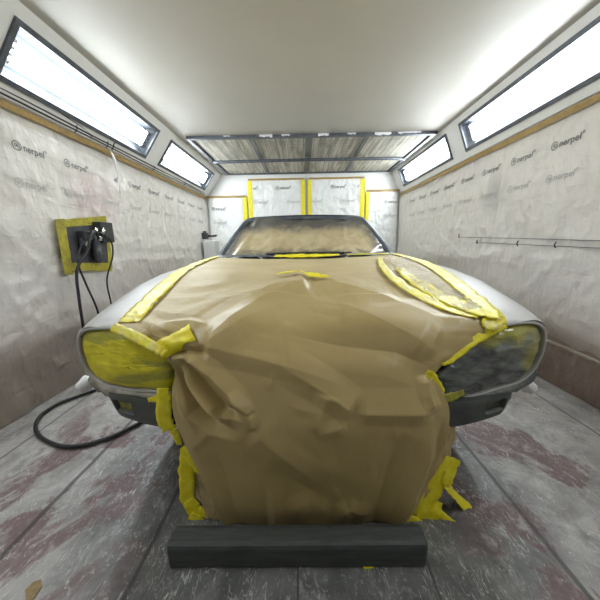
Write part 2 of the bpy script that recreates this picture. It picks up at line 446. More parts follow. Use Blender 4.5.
def fixture(side, y0, y1, label, lamp='tube'):
    top, low = (CL, DL) if side < 0 else (CR, DR)
    t = Vector((top[0], 0, top[1])); d = Vector((low[0], 0, low[1]))-t; L = d.length; d.normalize()
    n = Vector((-d.z, 0, d.x)) if side > 0 else Vector((d.z, 0, -d.x))
    inn = Vector((.05, 0, 1.2)); mid = t+d*L*.5
    if (inn-mid).dot(n) < 0: n = -n
    s0, s1 = L*.17, L*.82
    o0 = t+d*s0; e = empty('light_fixture', o0+Vector((0, (y0+y1)/2, 0))+d*(s1-s0)/2, label, 'light', 'fluorescent light fittings along both coves')
    Y = Vector((0, 1, 0)); fw = .034; W = s1-s0
    m = MB()
    def bar(sa, ya, ds, dy): m.obox(o0+d*sa+Y*ya+n*-.004, d*ds, Y*dy, n*.018)
    bar(-.012, y0-.012, fw, y1-y0+.024); bar(W-fw+.012, y0-.012, fw, y1-y0+.024)
    bar(fw-.012, y0-.012, W-2*fw+.024, fw); bar(fw-.012, y1-fw+.012, W-2*fw+.024, fw)
    m.build('frame', 'steel_frame', e, bevel=.003)
    r = MB(); D = .10
    a = o0+d*.01; w = W-.02
    def Q(s, y, k): return a+d*s+Y*y-n*k
    r.quad(Q(.05, y0+.03, D), Q(.05, y1-.03, D), Q(w-.05, y1-.03, D), Q(w-.05, y0+.03, D))
    r.quad(Q(0, y0, 0), Q(0, y1, 0), Q(.05, y1-.03, D), Q(.05, y0+.03, D)); r.quad(Q(w, y0, 0), Q(w, y1, 0), Q(w-.05, y1-.03, D), Q(w-.05, y0+.03, D))
    r.quad(Q(0, y0, 0), Q(w, y0, 0), Q(w-.05, y0+.03, D), Q(.05, y0+.03, D)); r.quad(Q(0, y1, 0), Q(w, y1, 0), Q(w-.05, y1-.03, D), Q(.05, y1-.03, D))
    r.build('reflector', plain('dim_reflector', (.045, .055, .07), .4, 0, .03, 4), e)
    for k in range(4):
        s = w*.5+(k-1.5)*.040
        tb = MB().tube([Q(s, y0+.085, .05), Q(s, y1-.085, .05)], .017, 12).build('tube', lamp, e, smooth=True)
        for ya, yb in ((y0+.05, y0+.085), (y1-.085, y1-.05)): MB().tube([Q(s, ya, .05), Q(s, yb, .05)], .0175, 12).build('tube_cap', 'chrome', tb)
    MB().quad(Q(.015, y0+.015, .004), Q(.015, y1-.015, .004), Q(w-.015, y1-.015, .004), Q(w-.015, y0+.015, .004)).build('glass_pane', 'glass', e)
    return e
for sd, nm in ((-1, 'left'), (1, 'right')):
    fixture(sd, *FIX[0], 'fluorescent light on the %s cove nearest the viewer, added out of view to light the paper' % nm, 'tube_fill')  # unseen dimmer pair, added so the front of the paper is lit
    fixture(sd, *FIX[1], 'large near fluorescent light in a dark frame on the %s cove' % nm)
    fixture(sd, *FIX[2], 'smaller far fluorescent light fitting on the %s cove beside the ceiling filter' % nm)

# ------------------------------------------------------------------ ceiling filter
g = empty('ceiling_filter', (.13, 4.7, 2.33), 'blue-grey steel framed ceiling filter with eight dusty mesh panels and torn tape', 'ceiling filter')
gx0, gx1, gy0, gy1 = -1.40, 1.66, 3.73, 5.60
fr = MB(); zt = 2.349; zb = 2.315
fr.box((gx0, gy0, zb), (gx1, gy0+.05, zt)).box((gx0, gy1-.05, zb), (gx1, gy1, zt)).box((gx0, gy0+.05, zb), (gx0+.05, gy1-.05, zt)).box((gx1-.05, gy0+.05, zb), (gx1, gy1-.05, zt))
fr.build('frame', 'steel_frame', g, bevel=.004)
xs = [gx0+.05, -.61, .11, .83, gx1-.05]
for x in xs[1:4]:
    w = .045 if abs(x-.11) < .1 else .028
    MB().box((x-w, gy0+.05, zb+.002), (x+w, gy1-.05, zt)).build('long_bar', 'steel_frame', g, bevel=.003)
cb = MB().tube(cr([(gx0+.05, 4.62, 2.285), (-.6, 4.58, 2.28), (.1, 4.57, 2.28), (.9, 4.58, 2.28), (1.35, 4.61, 2.285), (gx1-.05, 4.70, 2.295)], 6), .024, 10).build('cross_pipe', 'steel_frame', g, smooth=True)
for i in range(4):
    a, b = xs[i], xs[i+1]
    for y0, y1 in ((gy0+.05, 4.6), (4.6, gy1-.05)):
        MB().box((a+.02, y0+.002, zb+.018), (b-.02, y1-.002, zt-.003)).build('filter_panel', 'filter', g)
for x, w, h in ((-.42, .16, .03), (-.18, .1, .022), (.28, .13, .03), (.62, .10, .02), (1.0, .2, .03), (1.32, .28, .022), (-.9, .08, .015)):
    n_ = 8; top = [(x-w/2+w*i/n_, gy0-.003, zt-.002) for i in range(n_+1)]
    bot = [(x-w/2+w*i/n_, gy0-.003-.004*random.random(), zt-h*(.7+.6*random.random())) for i in range(n_+1)]
    MB().grid([top, bot]).build('torn_tape', 'white_plastic', g, solid=.002)

# ------------------------------------------------------------------ wall film
def nz(x, y, z=0.0): return mnoise.noise(Vector((x, y, z)))
def film_off(y, z, seed):
    """how far the film stands off the wall"""
    v = .012*nz(y*2.2+nz(y, z*1.5, seed)*.8, z*.5, seed) + .009*nz(y*5.5, z*1.3, seed+5)
    dz = abs(nz(y*2.4+z*2.2, z*1.1-y*.7, seed+9)); v += .011*max(0, .20-dz)/.20*(.3+.7*max(0, min(1, (1.55-z)/.4)))
    dh = abs(nz(y*.9, z*3.4, seed+14)); v += .007*max(0, .13-dh)/.13*max(0, min(1, (1.4-z)/.3))
    if seed > 30:      # the upper sheet laps over the lower one, which is pulled into slanting pleats
        zs = 1.36+.025*nz(y*1.1, 2, seed); k = max(0, min(1, (z-zs)/.022)); v += .009*k
        m_ = max(0, min(1, .5+1.6*nz(y*.8, 7, seed)))*max(0, 1-abs(zs-.11-z)/.14)
        v += .008*m_*math.sin(y*34+z*30+3*nz(y, z, 5))
        v += .004*math.exp(-((z-(.90+.03*nz(y*.7, 1, 3)))/.02)**2)*min(1, max(0, 1.6+3*nz(y*.5, 4, 8)))
    elif seed < 2:
        zs = 1.02+.05*nz(y*.8, 2, seed)+.10*(2.2-y)*.3; v += .007*max(0, min(1, (z-zs)/.022))
        for yc, zc, L_, sl in ((1.75, .55, .5, .25), (1.62, .5, .5, -.15), (2.1, .6, .45, .12), (2.35, .55, .4, -.12), (1.4, .6, .5, .3), (2.9, .7, .4, .1)):
            d = (y-yc)-(z-zc)*sl
            if abs(z-zc) < L_: v += .012*max(0, 1-abs(d)/.035)*(1-abs(z-zc)/L_)
    return v+.03
def side_film(name, sgn, z0, z1, mat, label, seed, extra=0.0, y0=-1.7, y1=5.56, ragged=0.0):
    wall = XL if sgn < 0 else XR
    ny = int((y1-y0)/.022); nzv = max(6, int((z1-z0)/.022)); rows = []
    for j in range(nzv+1):
        r = []
        for i in range(ny+1):
            y = y0+(y1-y0)*i/ny; t = j/nzv
            zz1 = z1+ragged*nz(y*3, 3, seed)+ragged*.5*nz(y*9, 1, seed)
            z = z0+(zz1-z0)*t
            r.append((wall-sgn*(film_off(y, z, seed)*min(1, .35+(z1-z)*6)+extra), y, z))
        rows.append(r)
    o = MB().grid(rows).build(name, mat, None, smooth=True)
    tag(o, label, 'plastic sheet'); return o
fl = side_film('plastic_sheeting', -1, .004, 1.905, 'film_side', 'wrinkled translucent printed plastic masking film hanging over the whole left wall', 1.0)
frr = side_film('plastic_sheeting', 1, .27, 1.905, 'film_side', 'wrinkled translucent printed plastic masking film over the right wall with two cords across it', 33.0)
frl = side_film('plastic_sheeting', 1, .004, .33, 'film_low', 'low strip of brown dusted masking film along the foot of the right wall', 51.0, .018, ragged=.03)

# rolled hem of the right sheet where it overlaps the low strip
hem = []
for i in range(150):
    y = -1.5+i*.0465
    hem.append((XR-.065-.012*nz(y*4, 2, 3), y, .30+.022*nz(y*2.2, 1, 7)))
MB().tube(hem, .012, 7).build('hem', 'film_side', frr, smooth=True)

def ribbon_y(name, x0, y0, y1, z0, z1, mat, parent, seed, sgn, n=90, amp=.004):
    top, bot = [], []
    for i in range(n+1):
        y = y0+(y1-y0)*i/n
        w = amp*nz(y*1.7, seed)
        top.append((x0+sgn*-.002, y, z1+w+amp*.6*nz(y*9, seed+2))); bot.append((x0-sgn*.003, y, z0+w+amp*1.2*nz(y*7, seed+4)))
    return MB().grid([bot, top]).build(name, mat, parent, solid=.0015)
ribbon_y('masking_tape', XL+.045, -1.7, 5.55, 1.880, 1.925, 'ochre_tape', fl, 2, -1, amp=.006)
ribbon_y('masking_tape', XR-.045, -1.7, 5.55, 1.880, 1.925, 'ochre_tape', frr, 6, 1, amp=.006)

# ------------------------------------------------------------------ back wall: doors, panels, film
for i, (a, b) in enumerate(((-1.02, .085), (.115, 1.20))):
    MB_ = MB().box((a, YB-.035, .02), (b, YB-.002, 2.27))
    struct(MB_.build('door_%d' % (i+1), 'white_paint', bevel=.004))

def back_film(x0, x1, z1, label, seed, tapes):
    n1 = int((x1-x0)/.025); n2 = int(z1/.025); rows = []
    for j in range(n2+1):
        z = .004+(z1-.004)*j/n2; rr = []
        for i in range(n1+1):
            x = x0+(x1-x0)*i/n1
            ed = min(1, min(x-x0, x1-x)/.08+.05)*min(1, (z1-z)/.1+.05)
            f = .012*nz(x*5, z*1.3, seed)+.010*max(0, .18-abs(nz(x*3.5+z*1.5, z*2.5-x, seed+3)))/.18
            rr.append((x, YB-.048-max(0, f+.006)*ed, z))
        rows.append(rr)
    o = MB().grid(rows).build('plastic_sheeting', 'film_back', None, smooth=True)
    tag(o, label, 'plastic sheet')
    yb = YB-.056
    for (p, q, w, m) in tapes:
        (xa, za), (xb, zb_) = p, q; n = 30; A = []; B = []
        vert = abs(xb-xa) < .01
        for k in range(n+1):
            t = k/n; x = xa+(xb-xa)*t; z = za+(zb_-za)*t; j = .004*nz(x*6+z*6, seed, w)
            if vert: A.append((x-w/2+j, yb-.006, z)); B.append((x+w/2+j, yb-.006, z))
            else: A.append((x, yb-.006, z-w/2+j)); B.append((x, yb-.006, z+w/2+j))
        MB().grid([A, B]).build('masking_tape', m, o, solid=.0015)
    return o
bf = []
bf.append(back_film(-.99, .055, 2.225, 'white printed masking film taped over the left leaf of the back doors', 3.1,
    [((-.965, .02), (-.965, 2.20), .085, 'yellow'), ((.032, .02), (.032, 2.20), .075, 'yellow'), ((-.99, 2.222), (.06, 2.222), .035, 'ochre_tape')]))
bf.append(back_film(.145, 1.17, 2.225, 'white printed masking film taped over the right leaf of the back doors', 8.4,
    [((.158, .02), (.158, 2.20), .065, 'yellow'), ((1.15, .02), (1.15, 2.20), .085, 'yellow'), ((.14, 2.222), (1.18, 2.222), .035, 'ochre_tape')]))
bf.append(back_film(-1.76, -1.06, 1.93, 'narrow white masking film sheet on the back wall left of the doors', 12.7,
    [((-1.07, .02), (-1.07, 1.93), .075, 'yellow'), ((-1.79, 1.93), (-1.04, 1.93), .04, 'ochre_tape')]))
bf.append(back_film(1.23, 1.82, 1.985, 'narrow white masking film sheet on the back wall right of the doors', 17.3,
    [((1.245, .02), (1.245, 1.98), .06, 'yellow'), ((1.22, 1.985), (1.85, 1.985), .04, 'ochre_tape')]))

# ------------------------------------------------------------------ printed wordmarks on the film
def text_mesh(s, size):
    cu = bpy.data.curves.new('t', 'FONT'); cu.body = s; cu.size = size; cu.offset = size*.018; cu.resolution_u = 4
    o = bpy.data.objects.new('t', cu); C.objects.link(o)
    dg = bpy.context.evaluated_depsgraph_get(); me = bpy.data.meshes.new_from_object(o.evaluated_get(dg))
    vs = [(v.co.x, v.co.y) for v in me.vertices]; fs = [tuple(p.vertices) for p in me.polygons]
    bpy.data.objects.remove(o); bpy.data.curves.remove(cu); bpy.data.meshes.remove(me)
    return vs, fs
tv, tf = text_mesh('nerpel', .072); rv, rf = text_mesh('\u00ae', .03)
LV = [(x*1.0+.078, y) for x, y in tv]; LF = list(tf)
k = len(LV); LV += [(x+.078+max(q[0] for q in tv)+.004, y+.036) for x, y in rv]; LF += [tuple(i+k for i in f) for f in rf]
# emblem: open ring with a curl inside
def arc(r0, r1, a0, a1, n=22, ox=.032, oy=.022, shrink=0):
    k = len(LV)
    for i in range(n+1):
        a = a0+(a1-a0)*i/n; s = 1-shrink*i/n
        LV.append((ox+r0*s*math.cos(a), oy+r0*s*math.sin(a))); LV.append((ox+r1*s*math.cos(a), oy+r1*s*math.sin(a)))
    for i in range(n): LF.append((k+2*i, k+2*i+1, k+2*i+3, k+2*i+2))
arc(.027, .034, .3, 2*PI+.1); arc(.015, .021, -1.0, 4.2, shrink=.25); arc(.0, .008, 0, 2*PI)
LV = [(x*.87, y*.87) for x, y in LV]

def logo(parent, fn, mat, label=None, clip=None):
    o = MB(); o.v = [fn(x, y) for x, y in LV]; o.f = list(LF)
    if clip is not None:
        keep = [f for f in o.f if all(clip(*LV[i]) for i in f)]; o.f = keep
    return o.build('printed_wordmark', mat, parent)
for row, (z, mat, n) in enumerate(((1.66, 'ink', 9), (1.435, 'ink_faint', 9))):
    for k in range(n):
        y0 = 1.87+.395*k-(0 if row == 0 else .03)
        if k == 2 and row == 0: cl = lambda a, b: a > .17
        else: cl = None
        logo(fl, lambda a, b: (XL+film_off(y0+a*1.02, z+b, 1.0)*min(1, .35+(1.905-z-b)*6)+.005, y0+a*1.02, z+b), mat, clip=cl)
        y1 = 2.26+.395*(k-1)
        logo(frr, lambda a, b: (XR-film_off(y1-a*1.02, z+.03+b, 33.0)*min(1, .35+(1.905-z-.03-b)*6)-.005, y1-a*1.02, z+.03+b), mat)
for o_, xs_, z, sc in ((bf[0], (-1.10, -.47, .16), 2.045, 1.15), (bf[1], (-.08, .55, 1.05), 2.045, 1.15), (bf[2], (-1.70,), 1.69, 1.1), (bf[3], (1.56,), 1.765, 1.1)):
    lo, hi = {0: (-.91, -.015), 1: (.20, 1.09), 2: (-1.76, -1.12), 3: (1.30, 1.80)}[bf.index(o_)]
    for dz, mt in ((0, 'ink'), (-.25, 'ink_faint')):
        for x0 in xs_:
            xx0 = x0+(.2 if dz else 0)*(1 if len(xs_) > 1 else 0)
            logo(o_, lambda a, b: (xx0+a*sc, YB-.078, z+dz+b*sc), mt, clip=lambda a, b: lo < xx0+a*sc < hi)

# ------------------------------------------------------------------ cables on the left ledge
def cable(pts, r, label, group=None, name='power_cable', mat='dark_rubber', n=8):
    o = MB().tube(cr(pts, n), r, 8).build(name, mat, None, smooth=True); tag(o, label, 'cable', group); return o
def run(x, z, sag, seed, y0=-1.2, y1=5.5, st=.35):
    out = []; y = y0
    while y < y1: out.append((x+.006*nz(y, seed), y, z+sag*nz(y*1.3, seed, 4))); y += st
    return out
c1 = cable(run(-1.772, 1.980, .006, 3), .0085, 'thick dark cable running along the edge of the left light cove')
c2 = cable(run(-1.780, 1.957, .004, 8), .006, 'thinner lower cable under the thick one along the left light cove')
c3 = cable([(-1.70, .9, 2.02), (-1.71, 1.5, 2.03), (-1.725, 1.95, 2.02), (-1.745, 2.3, 2.005), (-1.765, 2.55, 1.985), (-1.776, 2.6, 1.955)], .0035, 'thin loose wire drooping over the left light cove')
for y in (1.3, 2.42, 2.78, 3.6, 4.5):
    MB().tube([(-1.785, y, 1.935), (-1.762, y, 1.95), (-1.757, y, 1.985), (-1.77, y, 1.998)], .004, 6).build('clip', 'black_plastic', c1)
MB().tube([(-1.762, 2.83, 1.93), (-1.758, 2.85, 1.96), (-1.75, 2.86, 2.0), (-1.735, 2.93, 2.03)], .005, 6).build('cable_tie', 'black_plastic', c1)

# gathered white plastic tail hanging below the tie
tl = MB().tube(cr([(-1.765, 2.80, 1.93), (-1.75, 2.83, 1.85), (-1.755, 2.86, 1.72), (-1.77, 2.88, 1.56)], 6), [.006]*3+[.009]*8+[.006]*8, 7)
tl.build('gathered_fold', 'white_plastic', fl, smooth=True)

# ------------------------------------------------------------------ air outlet on the left wall
ox = -1.762
ab = empty('air_outlet_station', (ox, 2.40, 1.06), 'dark compressed air regulator panel in a yellow taped cut-out of the left wall film', 'air regulator')
BQ = [tuple(at(a, b, x=-1.75).yz) for a, b in ((65, 227), (106, 224), (109, 264), (71, 264))]   # corners (y,z) of the cut-out
def Bp(u, v, dx=0.0):
    a = Vector(BQ[0])*(1-u)+Vector(BQ[1])*u; b = Vector(BQ[3])*(1-u)+Vector(BQ[2])*u; c = a*(1-v)+b*v
    return (ox+dx, c.x, c.y)
tp = MB()
for (u0, v0, u1, v1) in ((-.17, -.20, 1.02, .0), (-.10, .97, 1.08, 1.18), (-.17, -.22, .02, 1.30), (.98, .0, 1.10, 1.12)):
    tp = MB(); n = 10
    rows = [[Bp(u0+(u1-u0)*i/n, v0+(v1-v0)*j/n, .012+.004*nz(i*.9, j*.9, u0*7+v0)) for i in range(n+1)] for j in range(n+1)]
    tp.grid(rows).build('tape_border', M['yellow_dusty'], ab, solid=.002)
rows = [[Bp(u/6, v/6, .004) for u in range(7)] for v in range(7)]
MB().grid(rows).build('back_panel', plain('grey_black_panel', (.05, .052, .06), .45, 0, .3, 9), ab, solid=.01)
def blk(u, v, w, h, d, nm, mat, dx=.01):
    p = Bp(u, v, dx); m = MB().box((p[0], p[1]-w/2, p[2]-h/2), (p[0]+d, p[1]+w/2, p[2]+h/2)); return m.build(nm, mat, ab, bevel=.006)
blk(.80, .20, .15, .17, .075, 'valve_block', 'black_plastic')
blk(.40, .26, .16, .07, .06, 'regulator_body', 'black_plastic')
p = Bp(.55, .66, .05); MB().tube([(p[0], p[1], p[2]+.12), (p[0], p[1], p[2]-.07), (p[0], p[1], p[2]-.10)], [.036, .036, .02], 16).build('filter_bowl', plain('dark_bowl', (.06, .065, .068), .25), ab, smooth=True)
p = Bp(.28, .55, .04); MB().tube([(p[0], p[1], p[2]+.07), (p[0], p[1], p[2]-.05)], .026, 14).build('filter_bowl', 'black_plastic', ab, smooth=True)
for (u, v, dz) in ((.43, .16, .03), (.62, .20, .035), (.52, .36, .02)):
    p = Bp(u, v, .09); MB().tube([(p[0]-.02, p[1], p[2]), (p[0]+.012, p[1], p[2]), (p[0]+.016, p[1]+.004, p[2]+dz)], [.014, .014, .010], 12).build('knob', 'chrome', ab, smooth=True)
p = Bp(.30, .48, .045); MB().tube([p, (p[0]+.02, p[1], p[2])], .022, 16).build('gauge', 'chrome', ab)

HX = -1.70
h1 = cable([Bp(.48, .34, .10), Bp(.36, .14, .12), Bp(.22, .30, .12), Bp(.14, .70, .10), Vector(at(77, 270, x=-1.69)), Vector(at(79, 298, x=-1.69)), Vector(at(83, 325, x=-1.69)), (-1.69, 2.05, .12), (-1.62, 2.02, .016), (-1.50, 1.96, .0145), (-1.60, 1.80, .0145), (-1.66, 1.70, .0145), (-1.66, 1.57, .0145), (-1.57, 1.44, .0145), (-1.42, 1.34, .0145), (-1.24, 1.29, .0145), (-1.08, 1.36, .0145), (-.95, 1.55, .0145), (-.80, 1.9, .0145), (-.6, 2.3, .0145)], .0105, 'black air hose from the wall regulator looping across the floor beside the car', None, 'air_hose', n=8)
h1['category'] = 'hose'
h2 = cable([Bp(.20, .45, .05), Vector(at(78, 262, x=-1.70)), Vector(at(86, 284, x=-1.70)), Vector(at(98, 312, x=-1.70)), (-1.70, 2.26, .2), (-1.69, 2.30, .035), (-1.6, 2.5, .012), (-1.5, 2.8, .012)], .0075, 'black air hose hanging in the middle below the wall regulator', None, 'air_hose'); h2['category'] = 'hose'
h3 = cable([Bp(.62, .26, .11), Bp(.82, .42, .10), Bp(.90, .80, .08), Vector(at(107, 280, x=-1.70)), Vector(at(111, 303, x=-1.70)), (-1.70, 2.42, .3), (-1.70, 2.46, .12), (-1.68, 2.56, .03), (-1.6, 2.7, .010), (-1.5, 3.0, .010)], .007, 'slim black air hose hanging at the right side of the wall regulator', None, 'air_hose'); h3['category'] = 'hose'

# hook with handle far down the left wall
wv = empty('wall_tap', (-1.74, 5.2, 1.18), 'black tap handle sticking out of the film near the far left corner', 'tap')
MB().box((-1.80, 5.12, 1.15), (-1.70, 5.24, 1.26)).build('tap_body', 'black_plastic', wv, bevel=.015)
MB().tube([(-1.72, 5.18, 1.205), (-1.64, 5.18, 1.20), (-1.56, 5.17, 1.205), (-1.53, 5.17, 1.21)], [.022, .016, .020, .012], 10).build('tap_lever', 'black_plastic', wv, smooth=True)
MB().tube([(-1.75, 5.18, 1.26), (-1.75, 5.18, 1.29)], .03, 12).build('tap_knob', 'black_plastic', wv)
po = MB().box((-1.745, 5.02, .0), (-1.53, 5.28, 1.12)).build('utility_cabinet', plain('pale_grey_box', (.55, .55, .52), .5, 0, .04, 4), bevel=.015)
tag(po, 'pale grey upright box standing below the tap in the far left corner', 'cabinet')

# cords on the right wall
def wall_cord(y0, y1, z0, z1, seed, label):
    n = 30; pts = []
    for i in range(n+1):
        t = i/n; y = y0+(y1-y0)*t; z = z0+(z1-z0)*t+.003*nz(y*3, seed)
        pts.append((XR-.072, y, z))
    o = MB().tube(pts, .0026, 6).build('cord', M['cord'], None); tag(o, label, 'cord'); return o
wc1 = wall_cord(3.33, .6, 1.086, .995, 2, 'upper thin dark cord strung along the right wall film')
wc2 = wall_cord(3.00, .6, 1.025, .955, 5, 'lower thin dark cord strung along the right wall film')
for w_, yy, zz in ((wc1, 3.33, 1.10), (wc2, 2.42, 1.015), (wc2, 2.06, 1.006), (wc2, 2.98, 1.03)):
    MB().tube([(XR-.07, yy, zz-.02), (XR-.08, yy, zz), (XR-.07, yy, zz+.022)], .005, 6).build('hook', 'dark_rubber', w_)

# ------------------------------------------------------------------ the car
XC = .028
ZY = [.95, 1.0, 1.045, 1.07, 1.12, 1.21, 1.42, 1.68, 2.15, 2.7, 3.1, 4.0, 4.6, 5.0, 5.2]
ZZ = [.735, .742, .749, .762, .780, .804, .855, .886, .908, .922, .90, .88, .85, .80, .72]
def crest(y): return interp(y, ZY, ZZ)
def HE(y): return interp(y, [1.0, 1.3, 1.55, 1.9, 2.6], [.715, .72, .745, .785, .83])   # half width of the papered bonnet
def halfw(y): return interp(y, [1.0, 1.15, 1.5, 2.2, 4.2, 4.9, 5.2], [.905, .907, .907, .900, .89, .85, .74])
def top(X, y):
    X = abs(X); w = halfw(y)
    z = crest(y) - .022*max(0, 1-(X/.8)**2)
    if X > w-.06: z -= .026*((X-(w-.06))/.06)**2.2
    return z

car = empty('car', (XC, 3.0, 0), 'classic coupe in light grey primer, nose towards the viewer, masked with paper and yellow tape', 'car')

WY = (1.78, 4.35); WR_ = .355
def arch(y):
    z = .26 if y > 1.35 else interp(y, [1.05, 1.08, 1.1, 1.2, 1.35], [.69, .60, .53, .44, .36])
    for wy in WY:
        d = abs(y-wy)
        if d < WR_: z = max(z, .30+math.sqrt(WR_**2-d*d)*.97)
    if y > 4.95: z = max(z, interp(y, [4.95, 5.2], [.26, .42]))
    return z
ys = [1.03, 1.045, 1.07, 1.1, 1.15, 1.2, 1.27, 1.34, 1.40, 1.43]+list(np.linspace(1.46, 2.14, 30))+[2.2, 2.3, 2.45, 2.6, 2.8, 3.0, 3.3, 3.6, 3.9, 3.96]+list(np.linspace(4.0, 4.71, 26))+[4.75, 4.85, 4.95, 5.05, 5.12, 5.17, 5.2]
def section(y, s, x_in):
    w = halfw(y); P = []
    fr_ = {1.03: .002, 1.045: .018}.get(round(float(y), 3))
    Y = (lambda X: 1.045-.20*(.90-X)+fr_) if fr_ else (lambda X: y)
    for k in range(15):
        X = x_in+(w-x_in)*math.sin(PI/2*k/14); P.append((XC+s*X, Y(X), top(X, Y(X))))
    z0 = P[-1][2]; za = arch(y); n = 14
    for k in range(1, n+1):
        t = k/n; z = z0+(za-z0)*t
        X = w+.006*math.sin(PI*min(1, t*1.2))-.045*max(0, (.52-z)/.3)**1.5
        P.append((XC+s*X, Y(X), z))
    P.append((XC+s*(w-.08), Y(w-.08)+.01, za+.01))
    return P
for s, nm in ((-1, 'left'), (1, 'right')):
    rows = []
    for y in ys:
        xin = HE(y)-.06 if y < 2.62 else .76
        rows.append(section(y, s, xin))
    MB().grid(rows).build('front_wing_and_side', 'primer', car, smooth=True)
# wing front lip turning in round the lamp opening is the lamp rim (below)

# bonnet under the paper, nose panel, boot
rows = []
for y in np.linspace(1.03, 2.62, 24):
    w = HE(y)-.02; rows.append([(XC+w*u, y, top(w*u, y)-.012) for u in np.linspace(-1, 1, 21)])
MB().grid(rows).build('bonnet', 'primer', car, smooth=True)
rows = []
for y in [4.35, 4.5, 4.7, 4.9, 5.05, 5.15, 5.2]:
    rows.append([(XC+.73*u, y, top(.73*u, y)+.0) for u in np.linspace(-1, 1, 13)])
rows.append([(XC+.73*u, 5.22, .42) for u in np.linspace(-1, 1, 13)])
MB().grid(rows).build('boot', 'primer', car, smooth=True)
MB().box((XC-.84, 1.2, .20), (XC+.84, 5.1, .27)).build('underbody', 'dark_rubber', car, bevel=.02)
MB().box((XC-.46, .96, .16), (XC+.46, 1.18, .66)).build('nose_panel', 'bumper', car, bevel=.03)
for s in (-1, 1):
    MB().box((XC+s*.64-.23, 1.10, .36), (XC+s*.64+.23, 1.16, .70)).build('lamp_bucket', 'bumper', car, bevel=.02)

# wheels
def wheel(s, y):
    X = XC+s*.73; w = empty('w', (X, y, .31), '', '')
    del w['label']; del w['category']; w.name = 'wheel'; w.parent = car; w.matrix_parent_inverse = car.matrix_basis.inverted()
    def lathe(prof, nm, mat, par):
        n = 32; rows = [[(X+s*a, y+r*math.cos(2*PI*k/n), .31+r*math.sin(2*PI*k/n)) for k in range(n)] for a, r in prof]
        o = MB().grid(rows, True).build(nm, mat, None, smooth=True); o.parent = par
        o.matrix_parent_inverse = (Matrix.Translation(w.location)).inverted(); return o
    lathe([(-.10, .19), (-.10, .28), (-.07, .306), (.07, .306), (.10, .28), (.102, .20), (.09, .19)], 'tyre', 'dark_rubber', w)
    lathe([(.09, .19), (.07, .175), (.03, .15), (.045, .06), (.06, .05), (.06, .001)], 'rim', 'chrome', w)
for s in (-1, 1):
    for y in WY: wheel(s, y)
for s in (-1, 1):   # corner of the plastic bag wrapped round the front wheel
    c = at(85, 385, y=1.13) if s < 0 else at(527, 386, y=1.13); rows = []
    for i in range(10):
        a = i/9; rad = .034*math.sin(PI*min(.98, a*.92+.05))**.6
        rows.append([(c.x+s*(-.05+.09*a), c.y+rad*math.cos(2*PI*j/16)*(1+.4*nz(i, j*.6, s)), c.z+.02-.03*a+rad*math.sin(2*PI*j/16)*(1+.5*nz(i*.5, j*.6, s*3))) for j in range(16)])
    MB().grid(rows, True).build('plastic_bag_corner', 'white_plastic', car, smooth=True)

# lamp rim and lamp masking -- outline traced (X, z) and swept back towards the outside
def ly(X): return 1.045-.20*(.90-abs(X))
def on_nose(px_, py_):
    """where the sight line meets the swept front plane of the car"""
    y = 1.0
    for _ in range(12): p = at(px_, py_, y=y); y = ly(p.x-XC)
    return p
RIMP = {-1: [(117, 329), (104, 328.5), (92, 329), (83, 331), (78.5, 335), (77.5, 345), (79.5, 355), (84, 367), (91, 377), (101, 384), (114, 388), (131, 391), (154, 392.5), (172, 394)],
        1: [(505, 325), (518, 323.5), (532, 323), (540.5, 325), (545.5, 330), (546, 340), (544, 351), (540, 361), (532, 374), (519, 383), (500, 389), (480, 395), (460, 400), (442, 404)]}
INNP = {-1: [(175, 380), (170, 362), (155, 346), (136, 335)], 1: [(434, 388), (440, 371), (460, 351), (482, 336)]}
def outline(s, closed):
    P = [on_nose(a, b) for a, b in RIMP[s]]
    if closed: P += [on_nose(a, b) for a, b in INNP[s]]; P.append(P[0])
    q = cr(P, 4); return q[:-1] if closed else q
def grown(s, grow, dy, closed=False):
    c = Vector((XC+s*.69, 0, .60)); out = []
    for p in outline(s, closed):
        v = Vector((p.x-c.x, 0, p.z-c.z)).normalized()*grow
        q = p+v; out.append(Vector((q.x, ly(q.x-XC)+dy, q.z)))
    return out
def rim_pts(s, grow=0.0, dy=0.0): return grown(s, grow, dy)
def ring_pts(s, grow, dy): return grown(s, grow, dy, True)
M['head_right'] = head_right(.47, .74)
